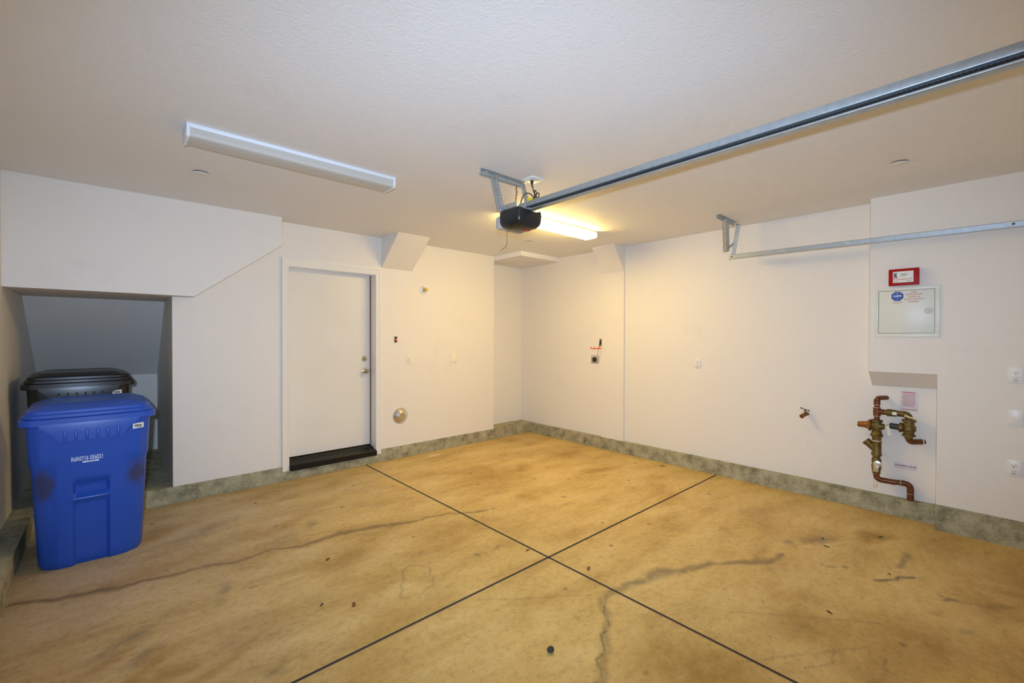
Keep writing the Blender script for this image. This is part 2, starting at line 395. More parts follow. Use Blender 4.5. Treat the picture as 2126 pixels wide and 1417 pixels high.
    spot(0.25, 4.35, .35, .14, 30, 0.42, oil); spot(0.55, 4.2, .3, .10, 25, 0.32, dk); spot(0.3, 3.7, .4, .14, -15, 0.35, oil)
    spot(1.1, 4.75, .55, .16, 8, 0.42, oil); spot(1.7, 4.6, .3, .12, 0, 0.35, oil)
    # ring-edged foot-shaped mark
    fx = [1.36+.11*math.cos(a)*(1.25-.35*math.sin(a+.8))+.10*math.sin(a)+.07 for a in [2*PI*q/14 for q in range(15)]]
    fy = [2.44+.16*math.sin(a)+.03*math.cos(3*a) for a in [2*PI*q/14 for q in range(15)]]
    seg(list(zip(fx, fy)), .010, 0.26, dk, 0.8)
    spot(1.48, 2.44, .15, .10, 45, 0.22, oil); spot(2.05, 2.42, .05, .03, 0, 0.4, dk); spot(1.9, 2.45, .035, .03, 0, 0.45, dk)
    # oil drips and tyre scuffs to the right
    spot(3.95, 0.90, .17, .08, -30, 0.55, dk); spot(4.0, 0.92, .3, .12, -30, 0.35, oil); spot(3.72, 1.02, .07, .04, 0, 0.5, dk)
    spot(4.33, 0.62, .22, .12, -20, 0.62, oil); spot(4.35, 0.58, .1, .04, -20, 0.4, dk); spot(3.2, 1.0, .06, .04, 0, 0.3, dk)
    seg([(3.58, .50, .018), (3.66, .42, .018), (3.78, .33, .014)], .018, 0.75, dk); seg([(3.88, .41, .03), (4.15, .40, .035)], .03, 0.45, dk)
    spot(3.58, 0.16, .07, .03, -50, 0.65, dk); spot(3.70, 0.0, .13, .035, -45, 0.5, dk); spot(3.4, .22, .06, .03, -40, 0.35, oil); spot(3.3, .1, .05, .025, -40, .4, dk)
    spot(3.55, .72, .035, .02, -30, 0.6, dk); spot(3.62, .67, .03, .018, -30, 0.55, dk)
    spot(2.72, 0.63, .28, .17, -45, 0.50, oil); spot(2.68, 0.66, .1, .06, -45, 0.25, dk); spot(2.0, 0.92, .42, .22, -40, 0.62, oil); spot(1.75, 0.86, .3, .2, -40, 0.4, oil)
    spot(4.3, 1.35, .5, .14, -15, 0.3, oil); spot(3.4, 1.9, .3, .08, -15, 0.22, oil); spot(4.6, 0.25, .5, .3, 0, 0.3, oil); spot(4.2, -0.1, .6, .3, 0, 0.35, oil)
    spot(0.9, 2.0, .5, .2, 40, 0.25, oil); spot(3.0, 0.2, .6, .25, -45, 0.25, oil)
    for pts in ([(2.55, .98), (3.05, .40)], [(2.2, .78), (2.75, .42)], [(2.36, .58), (2.50, .50), (2.62, .52)], [(2.30, .42), (2.55, .33), (2.72, .34)], [(1.55, 2.02), (2.1, 1.6)], [(1.05, 1.55), (1.35, 1.3)]):
        seg(pts, .006, 0.35, dk, 1.0, x+0.01*fbm(x, y, 9, 61), y+0.01*fbm(x, y, 9, 71))
    # patchy darker band along the curb foot, then cool light painted over the left
    np.maximum(dk, 0.45*np.clip(1-(5.056-y)/0.05, 0, 1)*(0.5+0.5*fbm(x, y, 5, 81)), out=dk)
    np.maximum(dk, 0.45*np.clip(1-(4.985-x)/0.05, 0, 1)*(0.5+0.5*fbm(x, y, 5, 91)), out=dk)
    cool_tint = np.clip((1.5-x+0.5*(y-3.0))/1.8+0.35*fbm(x, y, 1.3, 101), 0, 1)
    oil = np.clip(oil+0.55*np.clip(fbm(x, y, 2.2, 111)-0.20, 0, 1)+0.3*np.clip(fbm(x, y, 5.5, 121)-0.25, 0, 1), 0, 1)
    rng = np.random.RandomState(5)
    for _ in range(130):
        cx, cyy, r = rng.uniform(-.4, 4.9), rng.uniform(-.6, 5.0), rng.uniform(.008, .026)
        np.maximum(dk, rng.uniform(.3, .75)*np.clip(1.3-np.hypot((x-cx)/r, (y-cyy)/(r*0.7)), 0, 1), out=dk)
    return dk, oil, cool_tint
def build_floor():
    vs, fs, base = [], [], 0
    for (x0, x1) in ((FX[0], FX[1]), (FX[2], FX[3])):
        for (y0, y1) in ((FY[0], FY[1]), (FY[2], FY[3])):
            nx = max(2, int((x1-x0)/0.011)); ny = max(2, int((y1-y0)/0.011))
            gx, gy = np.meshgrid(np.linspace(x0, x1, nx+1), np.linspace(y0, y1, ny+1), indexing='ij')
            vs.append(np.stack([gx.ravel(), gy.ravel(), np.zeros(gx.size)], 1))
            i = np.arange(nx)[:, None]*(ny+1)+np.arange(ny)[None, :]
            q = np.stack([i, i+ny+1, i+ny+2, i+1], -1).reshape(-1, 4)+base
            fs.append(q); base += gx.size
    nslab = sum(len(f) for f in fs)
    V = np.concatenate(vs); F = np.concatenate(fs)
    # joint filler strips, slightly below the slabs, with slab edges
    extra = []
    def addq(a, b, c, d):
        nonlocal base
        extra.append((a, b, c, d)); 
    zj = -0.006
    addq((FX[1]-.001, FY[0], zj), (FX[2]+.001, FY[0], zj), (FX[2]+.001, FY[3], zj), (FX[1]-.001, FY[3], zj))
    addq((FX[0], FY[1]-.001, zj), (FX[3], FY[1]-.001, zj), (FX[3], FY[2]+.001, zj), (FX[0], FY[2]+.001, zj))
    for xx in (FX[1], FX[2]): addq((xx, FY[0], zj), (xx, FY[3], zj), (xx, FY[3], 0), (xx, FY[0], 0))
    for yy in (FY[1], FY[2]): addq((FX[0], yy, zj), (FX[3], yy, zj), (FX[3], yy, 0), (FX[0], yy, 0))
    EV = np.array([p for q in extra for p in q], float); EF = np.arange(len(EV)).reshape(-1, 4)+len(V)
    AV = np.concatenate([V, EV]); AF = np.concatenate([F, EF])
    me = bpy.data.meshes.new('floor'); me.vertices.add(len(AV)); me.vertices.foreach_set('co', AV.astype(np.float32).ravel())
    me.loops.add(AF.size); me.loops.foreach_set('vertex_index', AF.astype(np.int32).ravel())
    me.polygons.add(len(AF)); me.polygons.foreach_set('loop_start', np.arange(0, AF.size, 4, dtype=np.int32))
    mi = np.zeros(len(AF), np.int32); mi[nslab:] = 1
    me.materials.append(FLOOR); me.materials.append(JOINT); me.polygons.foreach_set('material_index', mi)
    me.update(calc_edges=True)
    dk, oil, cool_tint = stain_tint_values(AV[:, 0], AV[:, 1])
    at = me.attributes.new('stain_tint', 'FLOAT_COLOR', 'POINT')
    at.data.foreach_set('color', np.stack([dk, oil, np.clip(cool_tint, 0, 1), np.ones_like(dk)], 1).astype(np.float32).ravel())
    return tag(link('floor', me, None), 'stained tan concrete garage floor cut by two crossing control joints', 'floor', None, 'structure')
build_floor()

struct('ceiling', B().box(-0.75, 5.25, YF-.1, 7.05, ZC, ZC+.1), CEIL, 'off-white textured garage ceiling', 'ceiling')
struct('wall_left', B().box(XL-.12, XL, YF, 7.0, 0.0, ZC), WALL, 'white side wall at the far left beside the bins')
b = B()
b.box(0.41, 1.394, YB, 5.28, .15, ZC).box(0.41, 0.55, 5.28, 7.0, .15, ZC)
b.box(1.394, 2.37, YB, 5.28, 2.30, ZC).box(2.37, 4.24, YB, 5.40, .15, ZC).box(4.24, 5.2, 5.32, 5.45, .15, ZC)
b.box(XL, 0.41, 6.9, 7.0, .15, 1.6)                                  # low wall at the back of the niche
b.prism([(XL, 5.85, 1.89), (XL, 6.9, 1.07), (XL, 7.0, 1.07), (XL, 7.0, 2.2), (XL, 5.85, 2.2)], (1.0, 0, 0))   # sloped underside of the stair
struct('wall_back', b, WALL, 'white back wall holding the door and the bin niche under the stair slope')
b = B()
b.box(XR, 5.2, YF, 5.40, 0.0, ZC)
b.box(4.875, XR, YF, 0.306, .2, ZC).box(4.875, XR, 0.306, 0.736, 1.24, ZC)
b.prism([(4.875, 0.306, 1.24), (XR, 0.306, 1.24), (XR, 0.306, 1.105)], (0, 0.43, 0))
struct('wall_right', b, WALL, 'white right wall with a boxed-out corner over the pipe recess')
b = B().box(XL, -0.28, YF-.12, YF, 0, ZC).box(4.75, 5.2, YF-.12, YF, 0, ZC).box(-0.28, 4.75, YF-.12, YF, 2.15, ZC)
struct('wall_front', b, WALL, 'white wall around the overhead door behind the camera')
# boxed-out drywall
p = [(XL, 4.872, 1.89), (0.557, 4.872, 1.89), (1.282, 4.872, 2.452), (1.282, 4.872, ZC), (XL, 4.872, ZC)]
b = B().prism(p, (0, YB-4.872, 0)).box(XL, 0.41, YB, 5.85, 1.89, ZC)
struct('trim_1', b, WALL, 'white bulkhead with a slanted lower edge above the bin niche', 'bulkhead')
b = B().prism([(2.447, YB, 2.372), (2.447, 4.625, ZC), (2.447, YB, ZC)], (0.42, 0, 0))
struct('trim_2', b, WALL, 'white wedge-shaped chase at the ceiling right of the door', 'chase')
struct('trim_3', B().box(4.24, XR, 4.472, 5.32, 2.672, ZC), CEIL, 'flat corner soffit box at the far ceiling corner', 'soffit')
b = B().prism([(XR+.02, 3.31, .15), (5.017, 3.31, .15), (5.017, 3.31, 2.40), (4.785, 3.31, ZC), (XR+.02, 3.31, ZC)], (0, .355, 0))
struct('trim_4', b, WALL, 'shallow white pilaster with a sloped head on the right wall', 'pilaster')
# concrete curbs
b = B().box(XL, 1.395, 5.055, 7.0, -.02, .15).box(1.395, 2.372, 5.055, 5.28, -.02, .10).box(2.372, 5.1, 5.055, 5.4, -.02, .15)
struct('baseboard_back', b, CURB, 'raw grey concrete curb along the back wall and niche floor', 'curb')
struct('baseboard_right', B().box(4.98, 5.1, .31, 5.055, -.02, .15).box(4.862, 5.1, YF, .31, -.02, .2), CURB, 'raw grey concrete curb along the right wall', 'curb')
struct('baseboard_left', B().box(XL-.05, -.465, YF, 5.055, -.02, .15), CURB, 'raw grey concrete curb along the left wall', 'curb')

# ------------------------------------------------------------------ entry door
d1 = thing('door_1', 'white flush entry door with black sill on the back wall', 'door', Matrix.Translation((1.88, 5.2, .2)), None, 'structure')
def dpart(name, b, m, parent=d1, smooth=30):
    o = obj(name, b, m, None, smooth); o.parent = parent; o.matrix_parent_inverse = parent.matrix_world.inverted(); return o
leaf = dpart('door_leaf', B().box(1.40, 2.358, 5.198, 5.24, .207, 2.29), DOORP)
dpart('weatherstrip', B().box(2.358, 2.3685, 5.185, 5.235, .207, 2.29), WOOD)
b = B()
def casing(outer, inner):
    """mitred moulded casing: profile of (offset from inner edge, projection)"""
    prof = [(0, .002), (0, .010), (.012, .013), (.018, .010), (.05, .016), (.058, .020), (.068, .020), (.07, .002)]
    (x0, x1, zt) = inner; rings = []
    for px, pz, sx, sz in ((x0, .10, -1, 0), (x0, zt, -1, 1), (x1, zt, 1, 1), (x1, .10, 1, 0)):
        rings.append([(px+sx*u*(1 if sx < 0 else 0.9), YB-h, pz+sz*u*1.28) for u, h in prof])
    B_ = b; B_.quadgrid(rings, True, True, True)
casing(None, (1.394, 2.37, 2.277))
b.box(1.378, 1.396, 5.06, 5.25, .15, 2.30).box(2.368, 2.386, 5.06, 5.25, .15, 2.30).box(1.378, 2.386, 5.06, 5.25, 2.288, 2.305)
b.box(1.396, 1.408, 5.14, 5.198, .2, 2.29).box(1.396, 2.37, 5.14, 5.198, 2.277, 2.29)
dpart('door_casing', b, TRIM)
b = B()
pr = [(5.245, .10), (5.245, .210), (5.205, .210), (5.200, .196), (5.165, .188), (5.160, .178), (5.145, .178), (5.135, .184), (5.10, .164), (5.07, .155), (5.06, .162), (5.045, .156), (5.036, .145), (5.036, .10)]
b.prism([(1.396, y, z) for y, z in pr], (.974, 0, 0))
b.box(1.408, 2.372, 5.028, 5.05, .094, .148)
dpart('threshold', b, BLACKM, smooth=20)
def on_door(x, z): return (x, 5.198, z)
b = B().lathe(on_door(2.288, 1.262), (2.288, 5.0, 1.262), [(0, .033), (.006, .034), (.018, .028), (.020, .018), (.030, .016), (.031, 0)], 28)
b.box(2.283, 2.293, 5.162, 5.17, 1.248, 1.276, .002)
dpart('deadbolt', b, CHROME, leaf)
b = B().lathe(on_door(2.291, 1.111), (2.291, 5.0, 1.111), [(0, .035), (.005, .035), (.012, .022), (.016, .013), (.032, .013), (.038, .024), (.050, .0305), (.062, .030), (.070, .022), (.072, 0)], 28)
dpart('doorknob', b, CHROME, leaf)
b = B().box(2.356, 2.366, 5.19, 5.20, 1.085, 1.14); dpart('strike_plate', b, BLACKM)

# ------------------------------------------------------------------ overhead door behind the camera
d2 = thing('door_2', 'closed white sectional overhead door behind the camera', 'door', Matrix.Translation((2.235, YF-.06, 0)), None, 'structure')
for k in range(4):
    b = B().box(-0.28, 4.75, YF-.09, YF-.04, k*.5375+.003, (k+1)*.5375-.003)
    for i in range(8):
        x = -.2+i*.615; b.box(x, x+.52, YF-.04, YF-.03, k*.5375+.09, k*.5375+.45, .004)
    dpart('door_panel', b, TRIM, d2)

# ------------------------------------------------------------------ fluorescent fixtures
def fixture(mtx, lit, label):
    t = thing('fluorescent_light', label, 'light fixture', mtx, 'wraparound fluorescent lights on the ceiling')
    L, W, D = 1.28, .175, .076
    obj('housing', B().box(-L/2+.004, L/2-.004, -W/2, W/2, -.022, 0, .002), WHITEMET, t)
    def prof(dz=0, ins=0):
        P = [(-W/2+ins, -.020)]
        for k in range(7):
            a = PI + (PI/2)*k/6; P.append((-W/2+ins+.022+.022*math.cos(a), -D+.022+dz+.022*math.sin(a)))
        for k in range(7):
            a = 1.5*PI + (PI/2)*k/6; P.append((W/2-ins-.022+.022*math.cos(a), -D+.022+dz+.022*math.sin(a)))
        P.append((W/2-ins, -.020)); return P
    for s in (-1, 1):
        x = s*(L/2-.008)
        pts = [(x-.008, y, z) for y, z in [(-W/2-.003, 0), (-W/2-.003, -D+.008), (-W/2+.008, -D-.003), (W/2-.008, -D-.003), (W/2+.003, -D+.008), (W/2+.003, 0)]]
        obj('end_cap', B().prism(pts, (.016, 0, 0), .0015), WHITEMET, t)
    rings = [[(x, y, z) for y, z in prof(0, .003)] for x in (-L/2+.016, L/2-.016)]
    obj('lens', B().quadgrid(rings, False), LENSLIT if lit else LENS, t, 40)
    if not lit:
        for y in (-.04, .04):
            b = B().cyl((-L/2+.035, y, -.046), (L/2-.035, y, -.046), .0128, n=16)
            tb = obj('lamp_tube', b, TUBEW, t)
            for s in (-1, 1): obj('lamp_socket', B().box(s*(L/2-.025)-.012, s*(L/2-.025)+.012, y-.014, y+.014, -.062, -.022, .003), WHITEPL, tb)
    return t
fixture(Matrix.Translation((.957, 3.155, ZC)), False, 'unlit white wraparound fluorescent light near the left of the ceiling')
fixture(Matrix.Translation((3.455, 3.145, ZC)), True, 'glowing fluorescent light behind the garage door opener')

# ------------------------------------------------------------------ perforated angle iron
def perf_strip(b, P, U, V, length, width, pitch=.022, r=.0052):
    """flat strip with a row of round holes; P corner, U along, V across"""
    P, U, V = Vector(P), Vector(U).normalized(), Vector(V).normalized()
    n = max(1, int(length/pitch)); p = length/n; bm = b.bm
    for i in range(n):
        c = P+U*(p*(i+.5))+V*(width/2)
        out = [(p/2, 0), (p/2, width/2), (0, width/2), (-p/2, width/2), (-p/2, 0), (-p/2, -width/2), (0, -width/2), (p/2, -width/2)]
        o = [bm.verts.new(c+U*x+V*y) for x, y in out]
        a = [bm.verts.new(c+U*(r*1.35*math.cos(PI/4*k))+V*(r*math.sin(PI/4*k))) for k in range(8)]
        for k in range(8): bm.faces.new((o[k], o[(k+1) % 8], a[(k+1) % 8], a[k]))
def angle_bar(name, P0, P1, fa, fb, wa, wb, m, parent):
    """L section: flanges towards fa and fb"""
    P0, P1 = Vector(P0), Vector(P1); d = P1-P0; L = d.length; d.normalize(); b = B()
    fa = Vector(fa); fa = (fa-d*fa.dot(d)).normalized(); fb = Vector(fb); fb = (fb-d*fb.dot(d)).normalized()
    perf_strip(b, P0, d, fa, L, wa); perf_strip(b, P0, d, fb, L, wb)
    bmesh.ops.remove_doubles(b.bm, verts=b.bm.verts, dist=.0002)
    return obj(name, b, m, parent, 20, .0022)

# ------------------------------------------------------------------ opener
def child(o, parent):
    o.parent = parent; o.matrix_parent_inverse = parent.matrix_world.inverted(); return o
def cpart(parent, name, b, m, smooth=35, solid=None): return child(obj(name, b, m, None, smooth, solid), parent)
op = thing('garage_door_opener', 'black garage door opener with long steel rail, hung from a perforated ceiling bracket', 'garage door opener', Matrix.Translation((2.18, 2.32, 2.43)))
child(angle_bar('ceiling_bar', (1.955, 2.50, ZC-.003), (2.40, 2.50, ZC-.003), (0, 0, -1), (0, -1, 0), .040, .034, GALV, None), op)
child(angle_bar('hanger_leg', (2.052, 2.462, 2.715), (2.052, 2.375, 2.432), (1, -.3, 0), (-.2, 1, 0), .030, .028, GALV, None), op)
child(angle_bar('hanger_leg', (2.345, 2.462, 2.71), (2.375, 2.40, 2.43), (1, -.3, 0), (-.2, 1, 0), .022, .018, GALV, None), op)
for p in ((2.062, 2.452, 2.697), (2.352, 2.455, 2.692), (2.01, 2.489, 2.729), (2.10, 2.489, 2.729)): cpart(op, 'bolt', B().cyl(p, (p[0], p[1]-.012, p[2]-.002), .0085, n=8), CHROME)

b = B(); rings = []
def body_prof(y, s, zt, zb):
    P = []; xc = 2.180; hw = .118*s
    zt2 = zt; r = .016
    P += [(xc-hw+r, y, zt2), (xc-hw+.004, y, zt2-.005), (xc-hw, y, zt2-r)]
    n = 14; zs = zb+.062*s
    for k in range(n+1):
        a = PI+PI*k/n
        P.append((xc+hw*math.copysign(abs(math.cos(a))**0.62, math.cos(a)), y, zs+(zs-zb)*-abs(math.sin(a))**0.8))
    P += [(xc+hw, y, zt2-r), (xc+hw-.004, y, zt2-.005), (xc+hw-r, y, zt2)]
    for k in range(1, 6): P.append((xc+hw-r-(2*hw-2*r)*k/6, y, zt2-(.010 if 1 <= k <= 3 else .003)))
    return P
for y, s, zt, zb in ((2.198, .80, 2.420, 2.330), (2.203, .92, 2.427, 2.314), (2.215, .98, 2.431, 2.304), (2.235, 1.0, 2.432, 2.299), (2.32, 1.0, 2.432, 2.296), (2.38, 1.0, 2.432, 2.300), (2.40, .97, 2.430, 2.306)):
    rings.append(body_prof(y, s, zt, zb))
b.quadgrid(rings, True, True, True)
cpart(op, 'motor_housing', b, BLKPL, 40)
b = B().box(2.072, 2.318, 2.395, 2.466, 2.311, 2.406, .024, 4)
cpart(op, 'light_cover', b, LENSGREY, 45)
b = B().box(2.188, 2.234, 2.262, 2.302, 2.2935, 2.300, .001); cpart(op, 'brand_badge', b, mat('red_badge', (0.45, 0.05, 0.04), 0.35))
b = B().lathe((2.135, 2.33, 2.312), (2.135, 2.33, 2.2), [(0, .03), (.012, .028), (.013, .018), (.008, 0)], 20); cpart(op, 'speaker_grille', b, BLKPL)
# rail: a galvanised channel open to the side with the chain inside
RX = 2.172
b = B()
b.prism([(RX, YF+.03, 2.487), (RX, YF+.03, 2.4535), (RX+.004, YF+.03, 2.4515), (RX+.040, YF+.03, 2.4515), (RX+.040, YF+.03, 2.487)], (0, 2.32-YF-.03, 0), .0015)
b.box(RX+.001, RX+.046, YF+.03, 2.35, 2.4245, 2.4315, .001).box(RX+.036, RX+.046, YF+.03, 2.35, 2.43, 2.455)
cpart(op, 'rail', b, GALV)
cpart(op, 'rail_web', B().box(RX+.020, RX+.034, YF+.04, 2.33, 2.4316, 2.452), GALVD)
b = B(); y = -.45
while y < 2.22:
    b.box(RX+.008, RX+.018, y, y+.0085, 2.432, 2.4455, .0015, 1); y += .0142
b.box(RX+.011, RX+.015, -.45, 2.22, 2.4335, 2.444)
cpart(op, 'drive_chain', b, BLKPL, 20)
b = B(); b.box(RX-.012, RX+.065, 2.20, 2.40, 2.428, 2.436, .001); b.box(RX-.006, RX-.002, 2.235, 2.30, 2.428, 2.47)
cpart(op, 'rail_mount', b, GALV)
child(angle_bar('support_strap', (2.068, 2.40, 2.434), (2.068, 2.225, 2.434), (0, 0, 1), (1, 0, 0), .030, .022, GALV, None), op)
b = B().tube([(2.235, 2.36, 2.43), (2.233, 2.36, 2.49), (2.242, 2.36, 2.544), (2.262, 2.36, 2.577), (2.287, 2.36, 2.60), (2.317, 2.36, 2.605), (2.347, 2.36, 2.599), (2.368, 2.362, 2.588), (2.380, 2.365, 2.60), (2.385, 2.37, 2.62), (2.380, 2.38, 2.66), (2.378, 2.384, 2.69)], .0042, 8, 6)
b.tube([(2.368, 2.36, 2.588), (2.389, 2.355, 2.615), (2.41, 2.352, 2.627), (2.417, 2.35, 2.611), (2.402, 2.352, 2.588), (2.380, 2.358, 2.602), (2.378, 2.36, 2.638), (2.394, 2.362, 2.642), (2.401, 2.362, 2.617), (2.392, 2.36, 2.592), (2.37, 2.358, 2.58), (2.348, 2.355, 2.54)], .0042, 8, 6)
b.lathe((2.376, 2.387, 2.724), (2.378, 2.384, 2.6), [(0, .013), (.022, .012), (.034, .007), (.05, .005)], 12)
cpart(op, 'power_cord', b, BLKPL)
b = B().prism([(2.317, 2.372, 2.575), (2.395, 2.360, 2.592), (2.392, 2.360, 2.560), (2.318, 2.372, 2.541)], (0, .0012, 0)); cpart(op, 'warning_tag', b, YELLOW)
b = B().tube([(2.278, 2.45, 2.68), (2.263, 2.445, 2.645), (2.272, 2.44, 2.625), (2.259, 2.44, 2.603), (2.262, 2.44, 2.573), (2.249, 2.44, 2.542), (2.225, 2.43, 2.528), (2.205, 2.42, 2.518), (2.17, 2.40, 2.50), (2.13, 2.39, 2.476), (2.09, 2.38, 2.465)], .0024, 6, 8)
b.tube([(2.276, 2.45, 2.68), (2.270, 2.445, 2.645), (2.264, 2.44, 2.625), (2.266, 2.44, 2.603), (2.256, 2.44, 2.573), (2.255, 2.44, 2.542), (2.220, 2.43, 2.532), (2.200, 2.42, 2.512), (2.165, 2.40, 2.506), (2.135, 2.39, 2.470), (2.09, 2.38, 2.468)], .0020, 6, 8)
cpart(op, 'bell_wire', b, BROWNW)
b = B().tube([(2.118, 2.36, 2.315), (2.10, 2.365, 2.262), (2.108, 2.37, 2.222), (2.10, 2.37, 2.183), (2.072, 2.37, 2.162), (2.05, 2.37, 2.145)], .0016, 6, 6)
cpart(op, 'antenna_wire', b, BLKPL)
t = thing('ceiling_outlet', 'square white ceiling outlet plate with the black cord plugged into it', 'outlet', Matrix.Translation((2.385, 2.385, ZC)))
obj('cover_plate', B().box(-.058, .058, -.058, .058, -.011, 0, .003), WHITEPL, t)
obj('socket_face', B().box(-.035, .035, -.017, .017, -.0125, -.010, .001), WHITEPL, t)

# ------------------------------------------------------------------ horizontal door track on the right
t = thing('door_track', 'galvanised overhead door track along the right wall, hung from the ceiling', 'track', Matrix.Translation((4.78, 1.86, 2.37)))
b = B(); X0 = 4.78
slope = .0125
def tr(x, y, z): return (x, y, z-(1.87-y)*slope)
prof = [(X0, 2.390), (X0, 2.352), (X0-.006, 2.347), (X0-.022, 2.3455), (X0-.028, 2.350), (X0-.0265, 2.3515), (X0-.021, 2.348), (X0-.006, 2.3495), (X0-.003, 2.353), (X0+.0, 2.391)]
prof = [(X0-.003, 2.389), (X0-.003, 2.354), (X0-.009, 2.348), (X0-.030, 2.3475), (X0-.030, 2.3445), (X0-.006, 2.3445), (X0+.002, 2.352), (X0+.002, 2.3885), (X0+.020, 2.3905), (X0+.020, 2.393), (X0-.001, 2.393)]
rings = [[tr(x, y, z) for x, z in prof] for y in (1.875, 1.2, .5, YF+.25)]
b.quadgrid(rings, True, True, True)
cpart(t, 'track_channel', b, GALV, 25)
ZINC = mat('bare_zinc', (0.72, 0.66, 0.56), 0.5)
for y in (1.395, .885, .405):
    z = 2.372-(1.87-y)*slope
    cpart(t, 'punched_arrow', B().prism([(X0-.0035, y, z-.007), (X0-.0035, y-.035, z-.001), (X0-.0035, y, z+.005)], (-.0008, 0, 0)), ZINC, 0)
BOLTG = mat('bolt_grey', (0.16, 0.15, 0.15), 0.4, 0.6)
for y in (1.852, -.083): cpart(t, 'bolt', B().lathe((X0-.003, y, 2.372-(1.87-y)*slope), (4.0, y, 2.372-(1.87-y)*slope), [(0, .009), (.004, .009), (.006, .005), (.0065, 0)], 10), BOLTG)
child(angle_bar('ceiling_bar', (4.395, 1.85, ZC-.003), (4.845, 1.85, ZC-.003), (0, 0, -1), (0, -1, 0), .034, .034, GALV, None), t)
child(angle_bar('hanger_leg', (4.55, 1.822, 2.715), (4.735, 1.885, 2.42), (1, -.4, 0), (-.4, 1, 0), .034, .030, GALV, None), t)
child(angle_bar('hanger_leg', (4.815, 1.818, 2.715), (4.786, 1.862, 2.362), (.15, -1, 0), (1, .2, 0), .036, .026, GALV, None), t)
b = B().prism([(4.775, 1.83, 2.515), (4.775, 1.83, 2.49), (4.725, 1.885, 2.43), (4.725, 1.885, 2.465)], (0, .003, 0)); cpart(t, 'tie_plate', b, GALV)
for p in ((4.59, 1.835, 2.705), (4.80, 1.815, 2.70)): cpart(t, 'bolt', B().cyl(p, (p[0], p[1]-.014, p[2]), .008, n=8), CHROME)

# ------------------------------------------------------------------ sprinkler covers
def cover(x, y, label):
    t = thing('sprinkler_cover', label, 'sprinkler cover', Matrix.Translation((x, y, ZC)), 'concealed sprinkler covers on the ceiling')
    obj('cover_disc', B().lathe((0, 0, -.007), (0, 0, -1), [(0, .050), (.0015, .050), (.0025, .047), (.0027, 0)], 40), CEIL, t)
    obj('gap_ring', B().lathe((0, 0, -.0002), (0, 0, -1), [(0, .045), (.0072, .045)], 36), GALVD, t)
cover(.492, 3.945, 'round concealed sprinkler cover on the ceiling above the bulkhead')
cover(3.914, 3.99, 'round sprinkler cover on the ceiling before the corner soffit')
cover(4.005, .455, 'round sprinkler cover on the ceiling over the right wall boxing')

# ------------------------------------------------------------------ back-wall fittings
t = thing('lamp_holder', 'round white lamp holder with a yellow cap high on the back wall', 'lamp holder', back_wall(3.035, 2.147))
obj('base', B().lathe((0, 0, 0), (0, 0, 1), [(0, .066), (.006, .066), (.014, .055), (.018, .04), (.020, .030)], 32), WHITEPL, t)
obj('socket', B().lathe((0, 0, .016), (.004, 0, 1), [(0, .034), (.01, .030), (.045, .026), (.05, .024)], 24), mat('porcelain_grey', (0.52, 0.49, 0.42), 0.35), t)
obj('yellow_cap', B().lathe((0, 0, .064), (.004, 0, 1), [(0, .021), (.02, .021), (.022, .017), (.0225, 0)], 20), mat('amber_cap', (0.75, 0.45, 0.02), 0.4), t)
for a in (1.9, 2.6): obj('screw', B().cyl((.045*math.cos(a), .045*math.sin(a), .014), (.045*math.cos(a), .045*math.sin(a), .0205), .006, n=10), GREYPL, t)
t = thing('bell_button', 'small black push button with a red pilot light beside the door', 'button', back_wall(2.634, 1.497))
obj('button_case', B().box(-.015, .015, -.036, .036, 0, .018, .004), BLKPL, t)
obj('pilot_light', B().ball((.002, -.002, .018), .012, (.75, 1.3, .45)), LEDRED, t)
def plate(mtx, label, kind, w_=.072, h=.117, m=WHITEPL, name='wall_plate', group=None):
    t = thing(name, label, {'outlet': 'outlet', 'switch': 'switch', 'blank': 'wall plate'}[kind], mtx, group)
    obj('cover_plate', B().box(-w_/2, w_/2, -h/2, h/2, 0, .007, .0025), m, t)
    if kind == 'outlet':
        for s in (-1, 1):
            f = B().box(-.0165, .0165, s*.0195-.014, s*.0195+.014, .004, .0085, .003)
            f = obj('receptacle', f, m, t)
            for q in (B().box(-.0085, -.006, s*.0195-.001, s*.0195+.008, .008, .0089), B().box(.006, .0085, s*.0195-.001, s*.0195+.007, .008, .0089), B().cyl((0, s*.0195-.007, .008), (0, s*.0195-.007, .0089), .0036, n=10)): obj('slot', q, GREYPL, f)
        obj('screw', B().cyl((0, 0, .006), (0, 0, .0082), .003, n=10), GREYPL, t)
        obj('circuit_mark', B().box(-.013, .012, -.045, -.041, .0068, .0073), mat('blue_grey_ink', (0.12, 0.16, 0.24), 0.6), t)
    elif kind == 'switch':
        obj('rocker', B().box(-.0165, .0165, -.033, .033, .004, .010, .003), m, t)
        mk = mat('tan_mark', (0.45, 0.38, 0.26), 0.6)
        for z in (-.018, -.006, .006, .018): obj('printed_mark', B().box(-.006, .006, z-.003, z+.003, .0098, .0104), mk, t)
    else:
        for sx in ((-.023, .023) if w_ > .1 else (0,)):
            for sy_ in (-.042, .042): obj('screw', B().cyl((sx, sy_, .006), (sx, sy_, .0076), .0032, n=10), m, t)
    return t
plate(back_wall(2.817, 1.244), 'ivory rocker switch plate below the black button right of the door', 'switch', m=IVORY, name='light_switch')
plate(back_wall(3.507, 1.236), 'square ivory blank wall plate right of the light switch', 'blank', .115, .122, IVORY, 'blank_plate')
t = thing('vent_cover', 'shiny domed round metal vent cover low on the wall beside the door', 'vent cover', back_wall(2.70, .532))
obj('dome', B().lathe((0, 0, 0), (0, 0, 1), [(0, .100), (.004, .101), (.010, .097), (.045, .050), (.050, .044), (.051, .012), (.049, 0)], 48), STEELD, t, 25)
